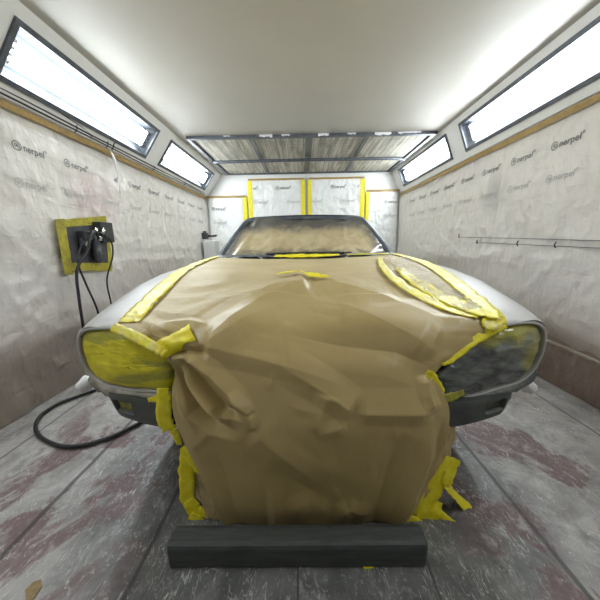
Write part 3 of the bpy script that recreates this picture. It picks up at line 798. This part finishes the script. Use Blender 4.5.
for s, nm, mt in ((-1, 'left', 'head_left'), (1, 'right', 'head_right')):
    prof = [(.016, .06), (.013, .012), (.005, .002), (-.003, -.002), (-.007, .003), (-.010, .03)]
    rows = [rim_pts(s, g_, d_) for g_, d_ in prof]
    MB().grid(rows).build('headlamp_rim', 'primer', car, smooth=True)
    # mask
    rings = []
    c = Vector((XC+s*.69, 0, .60))
    for k, f in enumerate((1.0, .96, .88, .76, .62, .46, .30, .15, .02)):
        R = ring_pts(s, -.009, 0); row = []
        for q in R:
            v = Vector((c.x+(q.x-c.x)*f, 0, c.z+(q.z-c.z)*f)); X = abs(v.x-XC)
            bul = .016-.034*math.sqrt(max(0, 1-f*f))
            bul += (.014*nz(v.x*4, v.z*13, 3+s) + .004*nz(v.x*18, v.z*30, 9))*(1-f**4)
            row.append((v.x, ly(X)+bul, v.z))
        rings.append(row)
    o = MB().grid(rings, True).build('headlamp_masking', mt, car, smooth=True, sub=1)
    o['label'] = 'bright yellow tape over the headlamp' if s < 0 else 'headlamp masked with glossy film sprayed grey over yellow tape'
    # ragged grey-brown tape flap under the lamp
    tl_ = {-1: [(90, 377), (94, 381), (102, 386), (116, 390), (132, 393), (155, 395.5), (174, 397)], 1: [(536, 371), (531, 377), (520, 385), (500, 391), (480, 397), (460, 402), (441, 406)]}[s]
    ed = cr([on_nose(a, b) for a, b in tl_], 5); A = []; B = []; D_ = []
    for i, p in enumerate(ed):
        t = i/(len(ed)-1); h = (.010+.022*min(1, t*4+.2))*(1 if s < 0 else .6); u_ = Vector((-s*.15, 0, 1)).normalized()
        A.append(p+u_*.012+Vector((0, .004, 0))); B.append(p-u_*h*.45+Vector((0, -.012+.006*nz(t*8, s), 0)))
        D_.append(p-u_*(h+.008*nz(t*9, 4+s)+.004*(i % 3))+Vector((0, .004+.010*nz(t*11, s), 0)))
    MB().grid([A, B, D_]).build('lower_lamp_trim', plain('grey_brown_masking', (.30, .275, .23) if s < 0 else (.12, .125, .125), .45, 0, .3, 30, bump=.4), car, smooth=True, solid=.003)
    # bumper corner: swept section with recessed indicator pocket
    TL, TR, BR, BL = {-1: ((99, 392), (168, 404), (171, 430), (111, 413)), 1: ((521, 391), (446, 404), (449, 429), (511, 411))}[s]
    TL, BL = at(*TL, y=1.015), at(*BL, y=1.015); TR, BR = at(*TR, y=.945), at(*BR, y=.945)
    def bp(u, v, d=0.0):      # u 0 outer .. 1 inner, v 0 bottom .. 1 top
        a = BL*(1-u)+BR*u; b = TL*(1-u)+TR*u; p = a*(1-v)+b*v
        rnd = .035*max(0, (.22-u)/.22)**2+.006*(2*v-1)**4-.012*math.sin(PI*u)
        return p+Vector((0, rnd+d, 0))
    nX, nZ = 30, 12; front = []; back = []
    for j in range(nZ):
        rf_ = []; rb = []
        for i in range(nX):
            u = i/(nX-1); v = j/(nZ-1)
            if u < .12: v = .5+(v-.5)*(1-.30*((.12-u)/.12)**2)
            inx = .20 < u < .46 and .30 < v < .74
            rf_.append(bp(u, v, .020 if inx else 0.0)); q = bp(u, v); rb.append(Vector((q.x-s*.01, 1.10, q.z)))
        front.append(rf_); back.append(rb)
    m = MB().grid(front); m.grid([front[0], back[0]]); m.grid([front[-1], back[-1]]); m.grid([[r[0] for r in front], [r[0] for r in back]]); m.grid([[r[-1] for r in front], [r[-1] for r in back]])
    bo = m.build('bumper_corner', 'bumper', car, weld=True)
    pk = [[bp(.22+.22*i/6, .35+.34*j/4, .0175) for i in range(7)] for j in range(5)]
    MB().grid(pk).build('indicator_pocket', plain('masked_pocket', (.24, .22, .05) if s < 0 else (.06, .065, .05), .5, 0, .5, 50), bo, solid=.002)

# windscreen, frame, roof ------------------------------------------------------
def ws(u, v):
    """windscreen surface; u -1..1 across, v 0 cowl .. 1 header"""
    wb, wt = .865, .635
    w = wb+(wt-wb)*(v**1.15)
    if v > .8: w -= .05*((v-.8)/.2)**2.5
    X = w*u; bow = .10*(1-u*u)
    y = 2.80+.40*v-bow*(1-.35*v); z = .925+.412*v-.012*u*u*(v)
    return Vector((XC+X, y, z))
NU, NV = 60, 24
def mk(u0, u1, v0, v1, nu, nv, off=0.0, wr=0.0):
    R = []
    for j in range(nv+1):
        r = []
        for i in range(nu+1):
            u = u0+(u1-u0)*i/nu; v = v0+(v1-v0)*j/nv; p = ws(u, v)
            d = off+wr*(nz(p.x*4+p.z*3, p.z*5, 2)+.7*max(0, .15-abs(nz(p.x*3-p.z*4, p.z*2+p.x*2, 6)))/.15)
            r.append(p+Vector((0, -.7, .7))*d)
        R.append(r)
    return R
MB().grid(mk(-.93, .93, .03, .94, NU, NV, 0, .028)).build('windscreen_masking', 'windscreen', car, smooth=True)['label'] = 'brown paper and film over the windscreen, darkened by grey overspray at its edges'
# frame: side pillars and header as a swept tube of flat section following the outline
path = [(-1, 0), (-1, .2), (-1, .4), (-1, .6), (-1, .75), (-1, .85)]
ol = [ws(-.985, v) for v in (0, .15, .3, .45, .6, .72, .82, .90, .955)]
ol += [ws(u, .985) for u in (-.90, -.8, -.6, -.4, -.2, 0, .2, .4, .6, .8, .90)]
ol += [ws(.985, v) for v in (.955, .90, .82, .72, .6, .45, .3, .15, 0)]
ol = cr(ol, 3)
cen = Vector((XC, 2.9, 1.10)); rows = []
for k in range(5): rows.append([])
for i, p in enumerate(ol):
    d = (ol[min(i+1, len(ol)-1)]-ol[max(0, i-1)]).normalized()
    nn = Vector((0, -.69, .72)); inw = nn.cross(d)
    if inw.dot(cen-p) < 0: inw = -inw
    for k, (a, b) in enumerate(((-.03, -.04), (-.018, .006), (.004, .018), (.032, .014), (.048, .002))):
        rows[k].append(p+inw*a+nn*b)
MB().grid(rows).build('windscreen_frame', 'dark_primer', car, smooth=True)
# cowl strip with black rubber
A = []
for dz, dy in ((.0, .05), (.018, .03), (.022, 0), (.004, -.03)):
    A.append([(XC+x, 2.70+.10*(x/.8)**2+dy-.02, .925+dz-.0*x) for x in np.linspace(-.87, .87, 30)])
MB().grid(A).build('cowl_strip', 'dark_primer', car, smooth=True)
MB().tube([(XC-.36+.72*i/12, 2.62+.03*((i-6)/6)**2, .956) for i in range(13)], .013, 8).build('wiper_cowl', 'dark_rubber', car, smooth=True)
# roof
def roofp(u, t):
    """t 0 header -> 1 rear of roof; continues as the fastback"""
    yy = 3.17+1.03*t; wz = 1.343+.018*math.sin(PI*min(1, t*1.1))-.03*t*t
    w = .59+.02*math.sin(PI*t); z = wz-.035*abs(u)**3
    return Vector((XC+w*u, yy-.065*(1-u*u)*(1-t), z))
rows = [[roofp(u, t) for u in np.linspace(-1, 1, 25)] for t in np.linspace(0, 1, 16)]
MB().grid(rows).build('roof', 'dark_primer', car, smooth=True)
# side glass (papered) and rear pillars, rear screen
for s in (-1, 1):
    def sg(a, b):
        y = 2.86+1.34*a; lo = Vector((XC+s*.82, y if a > 0 else 2.86, .905)); up_ = Vector((XC+s*.59, 3.17+1.0*a, 1.31))
        return lo*(1-b)+up_*b
    MB().grid([[sg(a, b) for a in np.linspace(.02, .97, 20)] for b in np.linspace(0, 1, 8)]).build('side_window_masking', 'kraft_crumple', car, smooth=True)
    MB().grid([[sg(.68+.05*k, b)+Vector((s*.006, 0, 0)) for b in np.linspace(0, 1, 6)] for k in range(2)]).build('door_pillar', 'dark_primer', car, solid=.01)
    # buttress
    rows = []
    for b in np.linspace(0, 1, 8):
        a0 = sg(.95, b); e = Vector((XC+s*(.80-.21*b*.9), 4.20+.75*(1-b)**.8, .88+.40*b))
        rows.append([a0*(1-k)+e*k for k in np.linspace(0, 1, 5)])
    MB().grid(rows).build('rear_pillar', 'primer', car, smooth=True)
rows = [[(XC+(.57+.19*t)*u, 4.18+.35*t, 1.30-.42*t) for u in np.linspace(-1, 1, 15)] for t in np.linspace(0, 1, 8)]
MB().grid(rows).build('rear_window_masking', 'kraft_crumple', car, smooth=True)
MB().tube([(XC-.8, 5.22, .50), (XC-.4, 5.26, .50), (XC+.4, 5.26, .50), (XC+.8, 5.22, .50)], .06, 10).build('rear_bumper', 'bumper', car, smooth=True)

# ------------------------------------------------------------------ paper over bonnet and nose
def S(p): return Vector(p)
net = []      # rows of (left, centre(y,z), right)
for y in (2.60, 2.3, 2.0, 1.7, 1.42, 1.2):
    w = HE(y)
    net.append([Vector((XC+w*u, y-.10*(1-u*u)*(1 if y > 2.5 else .3 if y > 2.2 else 0), top(w*u, y)+.008)) for u in np.linspace(-1, 1, 9)])
LB = [at(116, 328, y=1.015), at(140, 339, y=.98), at(162, 351, y=.945), at(177, 372, y=.925), at(175, 394, y=.915), at(178, 418, y=.905), at(193, 450, y=.89), at(210, 487, y=.885), at(226, 527, y=.884)]
RB = [at(500, 325, y=1.03), at(478, 337, y=.99), at(453, 353, y=.95), at(432, 373, y=.925), at(440, 392, y=.915), at(446, 411, y=.91), at(442, 440, y=.895), at(423, 487, y=.885), at(402, 527, y=.884)]
CB = [(1.03, .752), (.955, .715), (.90, .655), (.868, .595), (.843, .52), (.826, .44), (.834, .31), (.856, .16), (.884, .003)]
for k in range(9):
    l, r, (yc, zc) = LB[k], RB[k], CB[k]; row = []
    for u in np.linspace(-1, 1, 9):
        b = l if u < 0 else r; a = abs(u)
        pw = 2.6; x = l.x+(r.x-l.x)*(u+1)/2
        row.append(Vector((x, yc+(b.y-yc)*a**pw, zc+(b.z-zc)*a**2.2)))
    row[0].z = max(row[0].z, .003); row[-1].z = max(row[-1].z, .003)
    net.append(row)

def dense(net, nu, nv):
    cols = [cr(r, nu) for r in net]
    out = [cr([c[i] for c in cols], nv) for i in range(len(cols[0]))]
    A = np.array([[tuple(p) for p in col] for col in out])       # u, v, 3
    return A.transpose(1, 0, 2)
G = dense(net, 40, 24)
nvv, nuu = G.shape[:2]
du = np.gradient(G, axis=1); dv = np.gradient(G, axis=0)
N = np.cross(du, dv); N /= np.linalg.norm(N, axis=2, keepdims=True)+1e-9
sgn_ = np.sign((N*np.array([0, -.6, .8])).sum(2).mean()); N *= sgn_
px, py = project(G.reshape(-1, 3)); px = px.reshape(nvv, nuu); py = py.reshape(nvv, nuu)

def seg_dist(pts):
    """signed distance to a polyline in the paper's own layout, plus position along it 0..1"""
    best = np.full(px.shape, 1e9); sg = np.ones(px.shape); tt = np.zeros(px.shape)
    L = [math.dist(pts[i], pts[i+1]) for i in range(len(pts)-1)]; tot = sum(L); acc = 0
    for i in range(len(pts)-1):
        (x0, y0), (x1, y1) = pts[i], pts[i+1]; dx, dy = x1-x0, y1-y0; l2 = dx*dx+dy*dy
        t = np.clip(((px-x0)*dx+(py-y0)*dy)/l2, 0, 1)
        d = np.hypot(px-x0-t*dx, py-y0-t*dy); cs = np.sign((px-x0)*dy-(py-y0)*dx)
        m = d < best; best = np.where(m, d, best); sg = np.where(m, cs, sg); tt = np.where(m, (acc+t*L[i])/tot, tt); acc += L[i]
    return best, sg, tt
disp = np.zeros(px.shape)
def fold(pts, amp, wl, wr, fade0=.1, fade1=.25, sharp=1.0):
    """a crease: height amp at the line, falling off over wl / wr to either side"""
    global disp
    d, s_, t = seg_dist(pts)
    w = np.where(s_ > 0, wl, wr)
    prof = np.maximum(0, 1-d/w)**sharp
    f = np.minimum(1, t/fade0 if fade0 > 0 else 1)*np.minimum(1, (1-t)/fade1 if fade1 > 0 else 1)
    f = np.clip(f, 0, 1); scale = np.where(py < 300, .8, 1.0)
    disp += 1.6*amp*prof*f*scale
# sign convention: walking from first to last point, wl is the side to the LEFT on the photo when heading down
PIN = (308, 282); KN = (172, 355)
# tent folds fanning out from the centre pin over the bonnet
fold([PIN, (262, 306), (199, 350)], .016, 30, 22, .05, .3, 1.2)
fold([PIN, (235, 300), (170, 318)], .010, 16, 14, .05, .4)
fold([(330, 284), (380, 300), (432, 322), (490, 330)], .010, 16, 26, .1, .2, 1.3)
fold([(300, 300), (347, 313), (400, 335), (432, 351)], .014, 34, 26, .35, .12, 1.4)
fold([(280, 335), (340, 345), (395, 352), (432, 368)], -.014, 26, 26, .4, .12, 1.4)
fold([PIN, (330, 300), (350, 330)], -.006, 18, 20, .1, .5)
fold([(205, 350), (255, 360), (300, 371), (345, 385)], .012, 26, 14, .05, .5, 1.2)
fold([(205, 350), (240, 330), (264, 318), (300, 308)], .008, 18, 16, .1, .6, 1.2)
fold([(280, 366), (327, 393), (353, 412)], .014, 24, 16, .4, .1, 1.1)
fold([(353, 412), (390, 413), (430, 412)], .010, 26, 12, .15, .15, 1.3)
fold([(327, 393), (322, 412), (316, 432)], .007, 12, 12, .1, .3)
fold([(316, 432), (330, 428), (346, 424)], .006, 9, 9, .2, .3)
fold([(421, 374), (424, 394), (431, 412)], .009, 10, 10, .2, .2)
fold([(438, 330), (430, 345), (426, 360)], .006, 8, 8, .2, .3)
# knot by the left lamp: deep pleats running down to the right
fold([KN, (186, 385), (198, 408), (216, 424), (245, 432)], -.030, 11, 8, .12, .35, 1.0)
fold([(172, 362), (183, 384), (193, 408), (206, 426)], .018, 6, 10, .15, .4, 1.0)
fold([(174, 354), (190, 372), (206, 394), (220, 412), (234, 418)], .026, 8, 8, .12, .25, 1.0)
fold([(176, 352), (196, 372), (212, 392), (226, 409), (252, 413)], -.028, 9, 7, .12, .3, 1.0)
fold([(180, 351), (196, 362), (215, 375), (236, 396), (254, 427)], .016, 14, 10, .15, .2, 1.1)
fold([(254, 427), (278, 447), (300, 465), (322, 488)], .010, 20, 22, .1, .4, 1.3)
fold([(252, 412), (253, 420), (254, 428)], .006, 6, 8, .2, .2)
fold([(232, 392), (244, 404), (252, 413)], .008, 9, 9, .3, .1)
fold([(171, 352), (190, 350), (204, 352), (214, 358)], -.014, 5, 5, .1, .3)
fold([(172, 349), (186, 347), (200, 349)], .012, 4, 4, .1, .3)
fold([(173, 357), (186, 358), (198, 362), (205, 370)], .010, 5, 5, .1, .3)
# lower drape
fold([(267, 462), (292, 480), (320, 497), (360, 505)], -.014, 30, 26, .2, .4, 1.4)
fold([(274, 470), (275, 500), (276, 524)], .008, 14, 8, .3, .0, 1.2)
fold([(215, 440), (228, 480), (240, 524)], -.008, 24, 24, .3, 0, 1.4)
fold([(400, 430), (385, 475), (372, 523)], -.010, 26, 20, .3, 0, 1.4)
fold([(432, 425), (420, 470), (402, 515)], .012, 16, 14, .3, 0, 1.3)
fold([(440, 415), (434, 455), (415, 500)], -.010, 8, 10, .3, .1, 1.1)
fold([(185, 432), (200, 470), (222, 505)], .008, 14, 12, .2, .2)
fold([(335, 512), (350, 505), (372, 512)], .008, 10, 12, .2, .2)
fold([(285, 506), (310, 500), (330, 510)], .006, 10, 12, .2, .2)
# upper-left sheet: fan of wrinkles along the tape
for a, b, am in (((160, 300), (215, 296), .006), ((150, 312), (200, 318), .007), ((170, 288), (235, 283), .005), ((140, 322), (190, 338), .007), ((195, 275), (260, 272), .004), ((150, 330), (175, 345), .008)):
    fold([a, ((a[0]+b[0])/2, (a[1]+b[1])/2+3), b], am, 6, 6, .2, .4)
fold([(158, 328), (190, 326), (212, 330)], .007, 5, 8, .15, .3)
for a, b, am in (((470, 318), (400, 300), .006), ((455, 308), (380, 288), .005), ((425, 292), (350, 275), .004), ((490, 325), (440, 325), .006)):
    fold([a, b], am, 6, 7, .15, .5)
# irregular straight creases and slow waves everywhere
rnd = random.Random(11)
for _ in range(80):
    x0, y0 = rnd.uniform(150, 470), rnd.uniform(262, 520)
    if 225 < x0 < 420 and 340 < y0 < 520 and rnd.random() < .5: continue
    a = rnd.choice((.35, -.3, 1.2, 2.0, .1, 2.6))+rnd.uniform(-.35, .35); L_ = rnd.uniform(14, 55)
    fold([(x0, y0), (x0+L_*math.cos(a), y0+L_*math.sin(a)*(.4 if y0 < 300 else 1))], rnd.uniform(-.0035, .0045)*(.7 if y0 < 300 else 1), rnd.uniform(4, 16), rnd.uniform(4, 16), .3, .3)
cr_n = np.zeros(px.shape)
for j in range(nvv):
    for i in range(nuu):
        x, y, z = G[j, i]; q = z-.9*y
        cr_n[j, i] = .006*nz(x*2.6+q, q*3.4-x, 1.0)+.0012*nz(x*9, q*9, 8)
ii = np.arange(nuu); e_ = np.minimum(ii, ii[::-1])
edge = (.35+.65*np.clip(e_/12.0, 0, 1))[None, :]
edge_top = np.clip(e_/30.0, .0, 1)[None, :]
vrow = np.clip((np.arange(nvv)-24*5.5)/24.0, 0, 1)[:, None]
edge = edge*vrow+edge_top*(1-vrow)
disp = disp+cr_n
G2 = G+N*(disp*edge+.008)[:, :, None]
G2[:, :, 2] = np.maximum(G2[:, :, 2], .003)
# upper sheet (v rows over the bonnet, down to the pinned hem) and front sheet share the form
bound = np.where(px < 308, 282+(308-px)*.32+3*np.sin(px*.11), 282+np.maximum(0, px-322)*.24+2*np.sin(px*.13))
def sheet(P, keep, name, mat):
    m = MB(); m.v = [tuple(p) for p in P.reshape(-1, 3)]
    for j in range(nvv-1):
        for i in range(nuu-1):
            if keep[j, i]: a = j*nuu+i; m.f.append((a, a+1, a+nuu+1, a+nuu))
    return m.build(name, mat, None, smooth=True)
def drop_loose(o):
    bm = bmesh.new(); bm.from_mesh(o.data); bmesh.ops.delete(bm, geom=[v for v in bm.verts if not v.link_faces], context='VERTS'); bm.to_mesh(o.data); bm.free()
lift_ = np.clip((py-bound)/10, 0, 1)
front = G2+N*(.007)
paper = sheet(front, py > bound, 'masking_paper', 'kraft'); drop_loose(paper)
tag(paper, 'large creased brown kraft paper sheet taped over the bonnet and nose down to the floor', 'masking paper')
pu = sheet(G2, py < bound+8, 'masking_paper', 'kraft_gloss'); drop_loose(pu)
tag(pu, 'lighter shiny film-covered brown paper on the rear of the bonnet below the windscreen', 'masking paper')
G2 = front

# ------------------------------------------------------------------ tape helpers
def tape_strip(pts, w, parent, mat='yellow', nrm=(0, -.6, .8), seed=0.0, jag=.12, lift=.0, taper=None, nw=4, wr=.0025, name='tape_strip', n=8):
    P = cr(pts, n); nrm = Vector(nrm).normalized(); rows = [[] for _ in range(nw+1)]
    for i, p in enumerate(P):
        d = (P[min(i+1, len(P)-1)]-P[max(0, i-1)]).normalized()
        s_ = d.cross(nrm).normalized(); n2 = s_.cross(d).normalized()
        if n2.dot(nrm) < 0: n2 = -n2
        ww = w*(1+jag*nz(i*.35, seed, 1)); 
        if taper: ww *= interp(i/(len(P)-1), [0, .5, 1], taper)
        for k in range(nw+1):
            a = k/nw-.5
            rows[k].append(p+s_*(a*ww)+n2*(lift+wr*nz(i*.5+seed, k*.9, seed)+wr*.8*nz(i*1.3, k*2.1, seed+3)))
    return MB().grid(rows).build(name, mat, parent, smooth=True, solid=.0012)

def on_top(X, y, dz=.03):   # point on the bonnet
    return Vector((XC+X, y, top(abs(X), y)+dz))
def on_paper(pxx, pyy, lift=.006):
    """point of the paper nearest a place in its layout"""
    d = (px-pxx)**2+(py-pyy)**2; j, i = np.unravel_index(np.argmin(d), d.shape)
    return Vector(G2[j, i]+N[j, i]*lift), Vector(N[j, i])
def paper_patch(pxs, w, parent, mat='yellow', lift=.006, n=8, nw=4, seed=1.0, jag=.15, taper=None, name='tape_strip'):
    """strip laid over the paper along a route; each point follows the surface"""
    q = cr([Vector((a, b, 0)) for a, b in pxs], n); rows = [[] for _ in range(nw+1)]
    for i, p in enumerate(q):
        d = (q[min(i+1, len(q)-1)]-q[max(0, i-1)]).normalized(); s_ = Vector((-d.y, d.x, 0))
        ww = w*(1+jag*nz(i*.5, seed))
        if taper: ww *= interp(i/(len(q)-1), [0, .5, 1], taper)
        for k in range(nw+1):
            a = k/nw-.5; rows[k].append(on_paper(p.x+s_.x*a*ww, p.y+s_.y*a*ww, lift+.001*nz(i, k, seed))[0])
    return MB().grid(rows).build(name, mat, parent, smooth=True, solid=.0014)

# left bonnet-edge tape
yy = [1.03, 1.1, 1.2, 1.35, 1.55, 1.8, 2.1, 2.35, 2.6]
tape_strip([on_top(-(HE(y)-.020), y, .020) for y in yy], .085, pu, 'yellow_gloss', (0, -.2, 1), 2, .3, .004, (1.0, .9, .5), wr=.005, nw=6)
# right: outer and inner strands with clear film between
tape_strip([on_top(HE(y)-.020, y, .020) for y in yy], .085, pu, 'yellow_gloss', (0, -.2, 1), 5, .25, .004, (.95, .9, .6), wr=.005, nw=6)
inner = [(.63, 1.03), (.56, 1.07), (.505, 1.14), (.46, 1.25), (.43, 1.42), (.45, 1.65), (.50, 1.9), (.56, 2.15)]
tape_strip([on_top(x, y, .030) for x, y in inner], .060, pu, 'yellow_gloss', (0, -.2, 1), 9, .25, .004, (1.2, .95, .55), wr=.005, nw=5)
tape_strip([on_top(x+.085, y, .026) for x, y in inner[:6]], .11, pu, 'yellow_gloss', (0, -.2, 1), 11, .25, .004, (.9, 1.0, .35), wr=.006, nw=5)
tape_strip([on_top((HE(y)+x)/2, y, .026) for x, y in inner[1:]], .17, pu, 'clear_film', (0, -.2, 1), 13, .1, .006, (.6, .9, 1), wr=.008, nw=8, name='clear_film')
# cowl tape and pinned middle tape
tape_strip([Vector((XC-.27, 2.50, .936)), Vector((XC-.1, 2.46, .936)), Vector((XC+.10, 2.46, .936)), Vector((XC+.30, 2.50, .938))], .065, pu, 'yellow', (0, -.5, 1), 3, .5, .008, (.6, 1.0, .4))
tape_strip([Vector((XC+.36, 2.50, .938)), Vector((XC+.55, 2.52, .938)), Vector((XC+.75, 2.56, .937))], .018, pu, 'yellow', (0, -.5, 1), 6, .5, .008, (.6, .8, .8))
paper_patch([(275, 281), (287, 280), (297, 281)], 2.6, pu, 'yellow', .014, seed=4, taper=(.3, 1, .8))
paper_patch([(300, 280), (315, 279.5), (330, 282)], 4.0, pu, 'yellow', .014, seed=7, taper=(.8, 1, .3))
# strip that pins the knot on the left
paper_patch([(160, 354), (176, 346), (195, 337)], 14.5, paper, 'yellow', .012, seed=2, jag=.05)
# tape running from the left wing corner down the lamp's inner edge
def lampline(s, pts): return [Vector((XC+s*X, ly(X)-.022, z)) for X, z in pts]
tape_strip([at(112, 327, y=.985), at(126, 332, y=.955), at(142, 340, y=.925), at(156, 348, y=.90), at(165, 354, y=.89)], .036, paper, 'yellow_gloss', (0, -1, .7), 21, .35, .0, (.9, 1.0, .8), wr=.005)
tape_strip([at(163, 388, y=.925), at(164, 402, y=.92), at(164, 418, y=.925), at(170, 430, y=.925)], .058, paper, 'yellow', (0, -1, .1), 22, .25, .0, (.8, 1, 1), wr=.004)
tape_strip([at(148, 400, y=.945), at(158, 399, y=.93), at(170, 396, y=.92)], .030, paper, 'yellow', (0, -1, .1), 23, .3, .0, (.5, 1, 1.3), wr=.005)
tape_strip([at(172, 428, y=.925), at(176, 436, y=.925), at(180, 445, y=.925)], .035, paper, 'yellow', (0, -1, .1), 24, .3, .0, (1, .8, .6), wr=.005)
# right: from the wing corner diagonally down to the paper edge
tape_strip([at(502, 321, y=1.015), at(486, 331, y=.985), at(468, 345, y=.955), at(450, 360, y=.925), at(442, 364, y=.918)], .040, paper, 'yellow', (0, -1, .6), 31, .3, 0, (1.5, .8, .35), wr=.004)
tape_strip([at(505, 318, y=1.035), at(494, 322, y=1.0), at(484, 326, y=.985)], .055, paper, 'yellow_gloss', (0, -1, .9), 32, .4, 0, (.7, 1.1, .8), wr=.006)
tape_strip([at(426, 373, y=.905), at(434, 379, y=.905), at(440, 391, y=.905), at(442, 405, y=.905), at(441, 415, y=.905)], .036, paper, 'yellow', (0, -1, .2), 33, .5, 0, (.9, .8, .5), wr=.004)
tape_strip([at(432, 371, y=.90), at(429, 378, y=.90), at(433, 385, y=.90)], .022, paper, 'yellow', (0, -1, .2), 34, .4, 0, (.7, 1, .5), wr=.003)
tape_strip([at(440, 398, y=.912), at(452, 397, y=.93), at(464, 392, y=.95)], .035, paper, plain('olive_dust_tape', (.30, .28, .03), .5, 0, .3, 30), (0, -1, .2), 35, .3, 0, (.8, 1, .5), wr=.003)

# side returns of the paper under the nose (behind the sheet's edge) and their tape
def flank(route_a, route_b, mat, seed, nm='paper_return', n=14):
    A = cr(route_a, 6); B = cr(route_b, 6); rows = []
    for i in range(len(A)):
        rows.append([A[i]*(1-k/n)+B[i]*(k/n)+Vector((.012*nz(i*.45, k*.5, seed), .014*nz(i*.4, k*.6, seed+3), .0)) for k in range(n+1)])
    return MB().grid(rows).build(nm, mat, paper, smooth=True)
flank([at(180, 432, y=.96), at(190, 455, y=.955), at(194, 485, y=.95), at(206, 518, z=.01)],
      [at(190, 436, y=.91), at(204, 468, y=.90), at(220, 500, y=.895), at(246, 526, y=.875)], 'kraft_crumple', 3)
flank([at(457, 420, y=.97), at(452, 450, y=.96), at(446, 478, y=.955), at(436, 505, z=.02)],
      [at(440, 420, y=.925), at(436, 450, y=.90), at(420, 490, y=.89), at(404, 520, y=.878)], 'kraft', 9)
# left floor tape: ragged vertical strips
def strip3(pl, w, seed, mat='yellow', nrm=(0, -1, .3), taper=(1, 1, 1), jag=.3):
    return tape_strip([at(a, b, y=y) if y else at(a, b, z=.006) for a, b, y in pl], w, paper, mat, nrm, seed, jag, 0, taper, wr=.004)
strip3([(184, 448, .94), (186, 465, .935), (187, 485, .93), (187, 505, .93)], .060, 41, taper=(.5, 1.1, .9))
strip3([(182, 447, .93), (192, 458, .925), (201, 473, .92)], .05, 42, taper=(.5, 1, .6))
strip3([(188, 500, .925), (196, 512, .915), (208, 521, .90)], .060, 43, taper=(.8, 1.1, .7))
strip3([(190, 515, .90), (198, 522, .893), (206, 526, .89)], .05, 44, taper=(.7, 1, .6))
# right floor tape: crossing loose strips
strip3([(443, 455, .93), (438, 475, .92), (425, 500, .905), (410, 520, .89)], .075, 51, taper=(.7, 1.1, .8))
strip3([(419, 474, .885), (420, 490, .882), (413, 515, .88)], .035, 52, taper=(.5, 1, 1))
strip3([(456, 459, .93), (450, 472, .92), (445, 486, .91)], .045, 53, taper=(.8, 1, .9))
strip3([(444, 483, .92), (453, 493, .93), (465, 506, .94), (476, 518, .90)], .045, 54, nrm=(0, -.4, 1), taper=(.9, 1, 1), jag=.1)
strip3([(436, 500, .91), (430, 514, .895), (422, 527, .89)], .075, 55, taper=(.8, 1, .7))
strip3([(436, 512, .90), (446, 518, .89), (459, 525, .875)], .035, 56, taper=(1.3, .7, .15), jag=.1)
strip3([(406, 519, .885), (415, 523, .882), (423, 528, .88)], .045, 57, taper=(.8, 1, .8))

# ------------------------------------------------------------------ beam on the floor
bmn = MB(); bw = .425
rows = []
prof = [(.735, 0.0), (.728, .006), (.727, .075), (.731, .088), (.742, .094), (.785, .094), (.80, .088), (.803, .07), (.803, 0.0)]
for X in (-.460, -.455, -.452, -.30, 0, .30, .385, .391, .395):
    k = .008 if abs(X+.460) < .001 or abs(X-.395) < .001 else .003 if abs(X+.455) < .001 or abs(X-.391) < .001 else 0
    cy, cz = .765, .047
    rows.append([(X, y+(k if y < cy else -k), z-(k if z > cz else 0)) for y, z in prof])
bmn.grid(rows); nP = len(prof)
bmn.f.append(tuple(range(nP))); bmn.f.append(tuple((len(rows)-1)*nP+i for i in range(nP))[::-1])
beam = bmn.build('floor_beam', 'beam', None)
tag(beam, 'scuffed dark grey beam lying on the floor across the foot of the paper', 'beam')

# scraps
def scrap(poly, mat, label, h=.003):
    m = MB(); n = len(poly); m.v = [(p.x, p.y, .001) for p in poly]+[(p.x, p.y, .001+h) for p in poly]
    m.f = [tuple(range(n))[::-1], tuple(range(n, 2*n))]+[(i, (i+1) % n, n+(i+1) % n, n+i) for i in range(n)]
    o = m.build('cardboard_scrap' if mat == 'cardboard' else 'tape_scrap', mat); tag(o, label, 'scrap'); return o
scrap([at(a, b, z=.004) for a, b in ((25, 590), (33, 582), (41, 579), (42, 586), (34, 598), (26, 602))], 'cardboard', 'small torn piece of brown cardboard on the floor at the lower left')
scrap([at(a, b, z=.004) for a, b in ((363, 566), (372, 565.5), (374, 567.5), (364, 568.5))], 'yellow', 'tiny scrap of yellow tape on the floor in front of the dark beam')

# ------------------------------------------------------------------ world and view
w = bpy.data.worlds.new('world'); bpy.context.scene.world = w; w.use_nodes = True
w.node_tree.nodes['Background'].inputs[0].default_value = (.5, .5, .5, 1); w.node_tree.nodes['Background'].inputs[1].default_value = .05
vs = bpy.context.scene.view_settings
vs.view_transform = 'Standard'; vs.look = 'None'; vs.gamma = 1; vs.use_curve_mapping = False; vs.exposure = 0.1
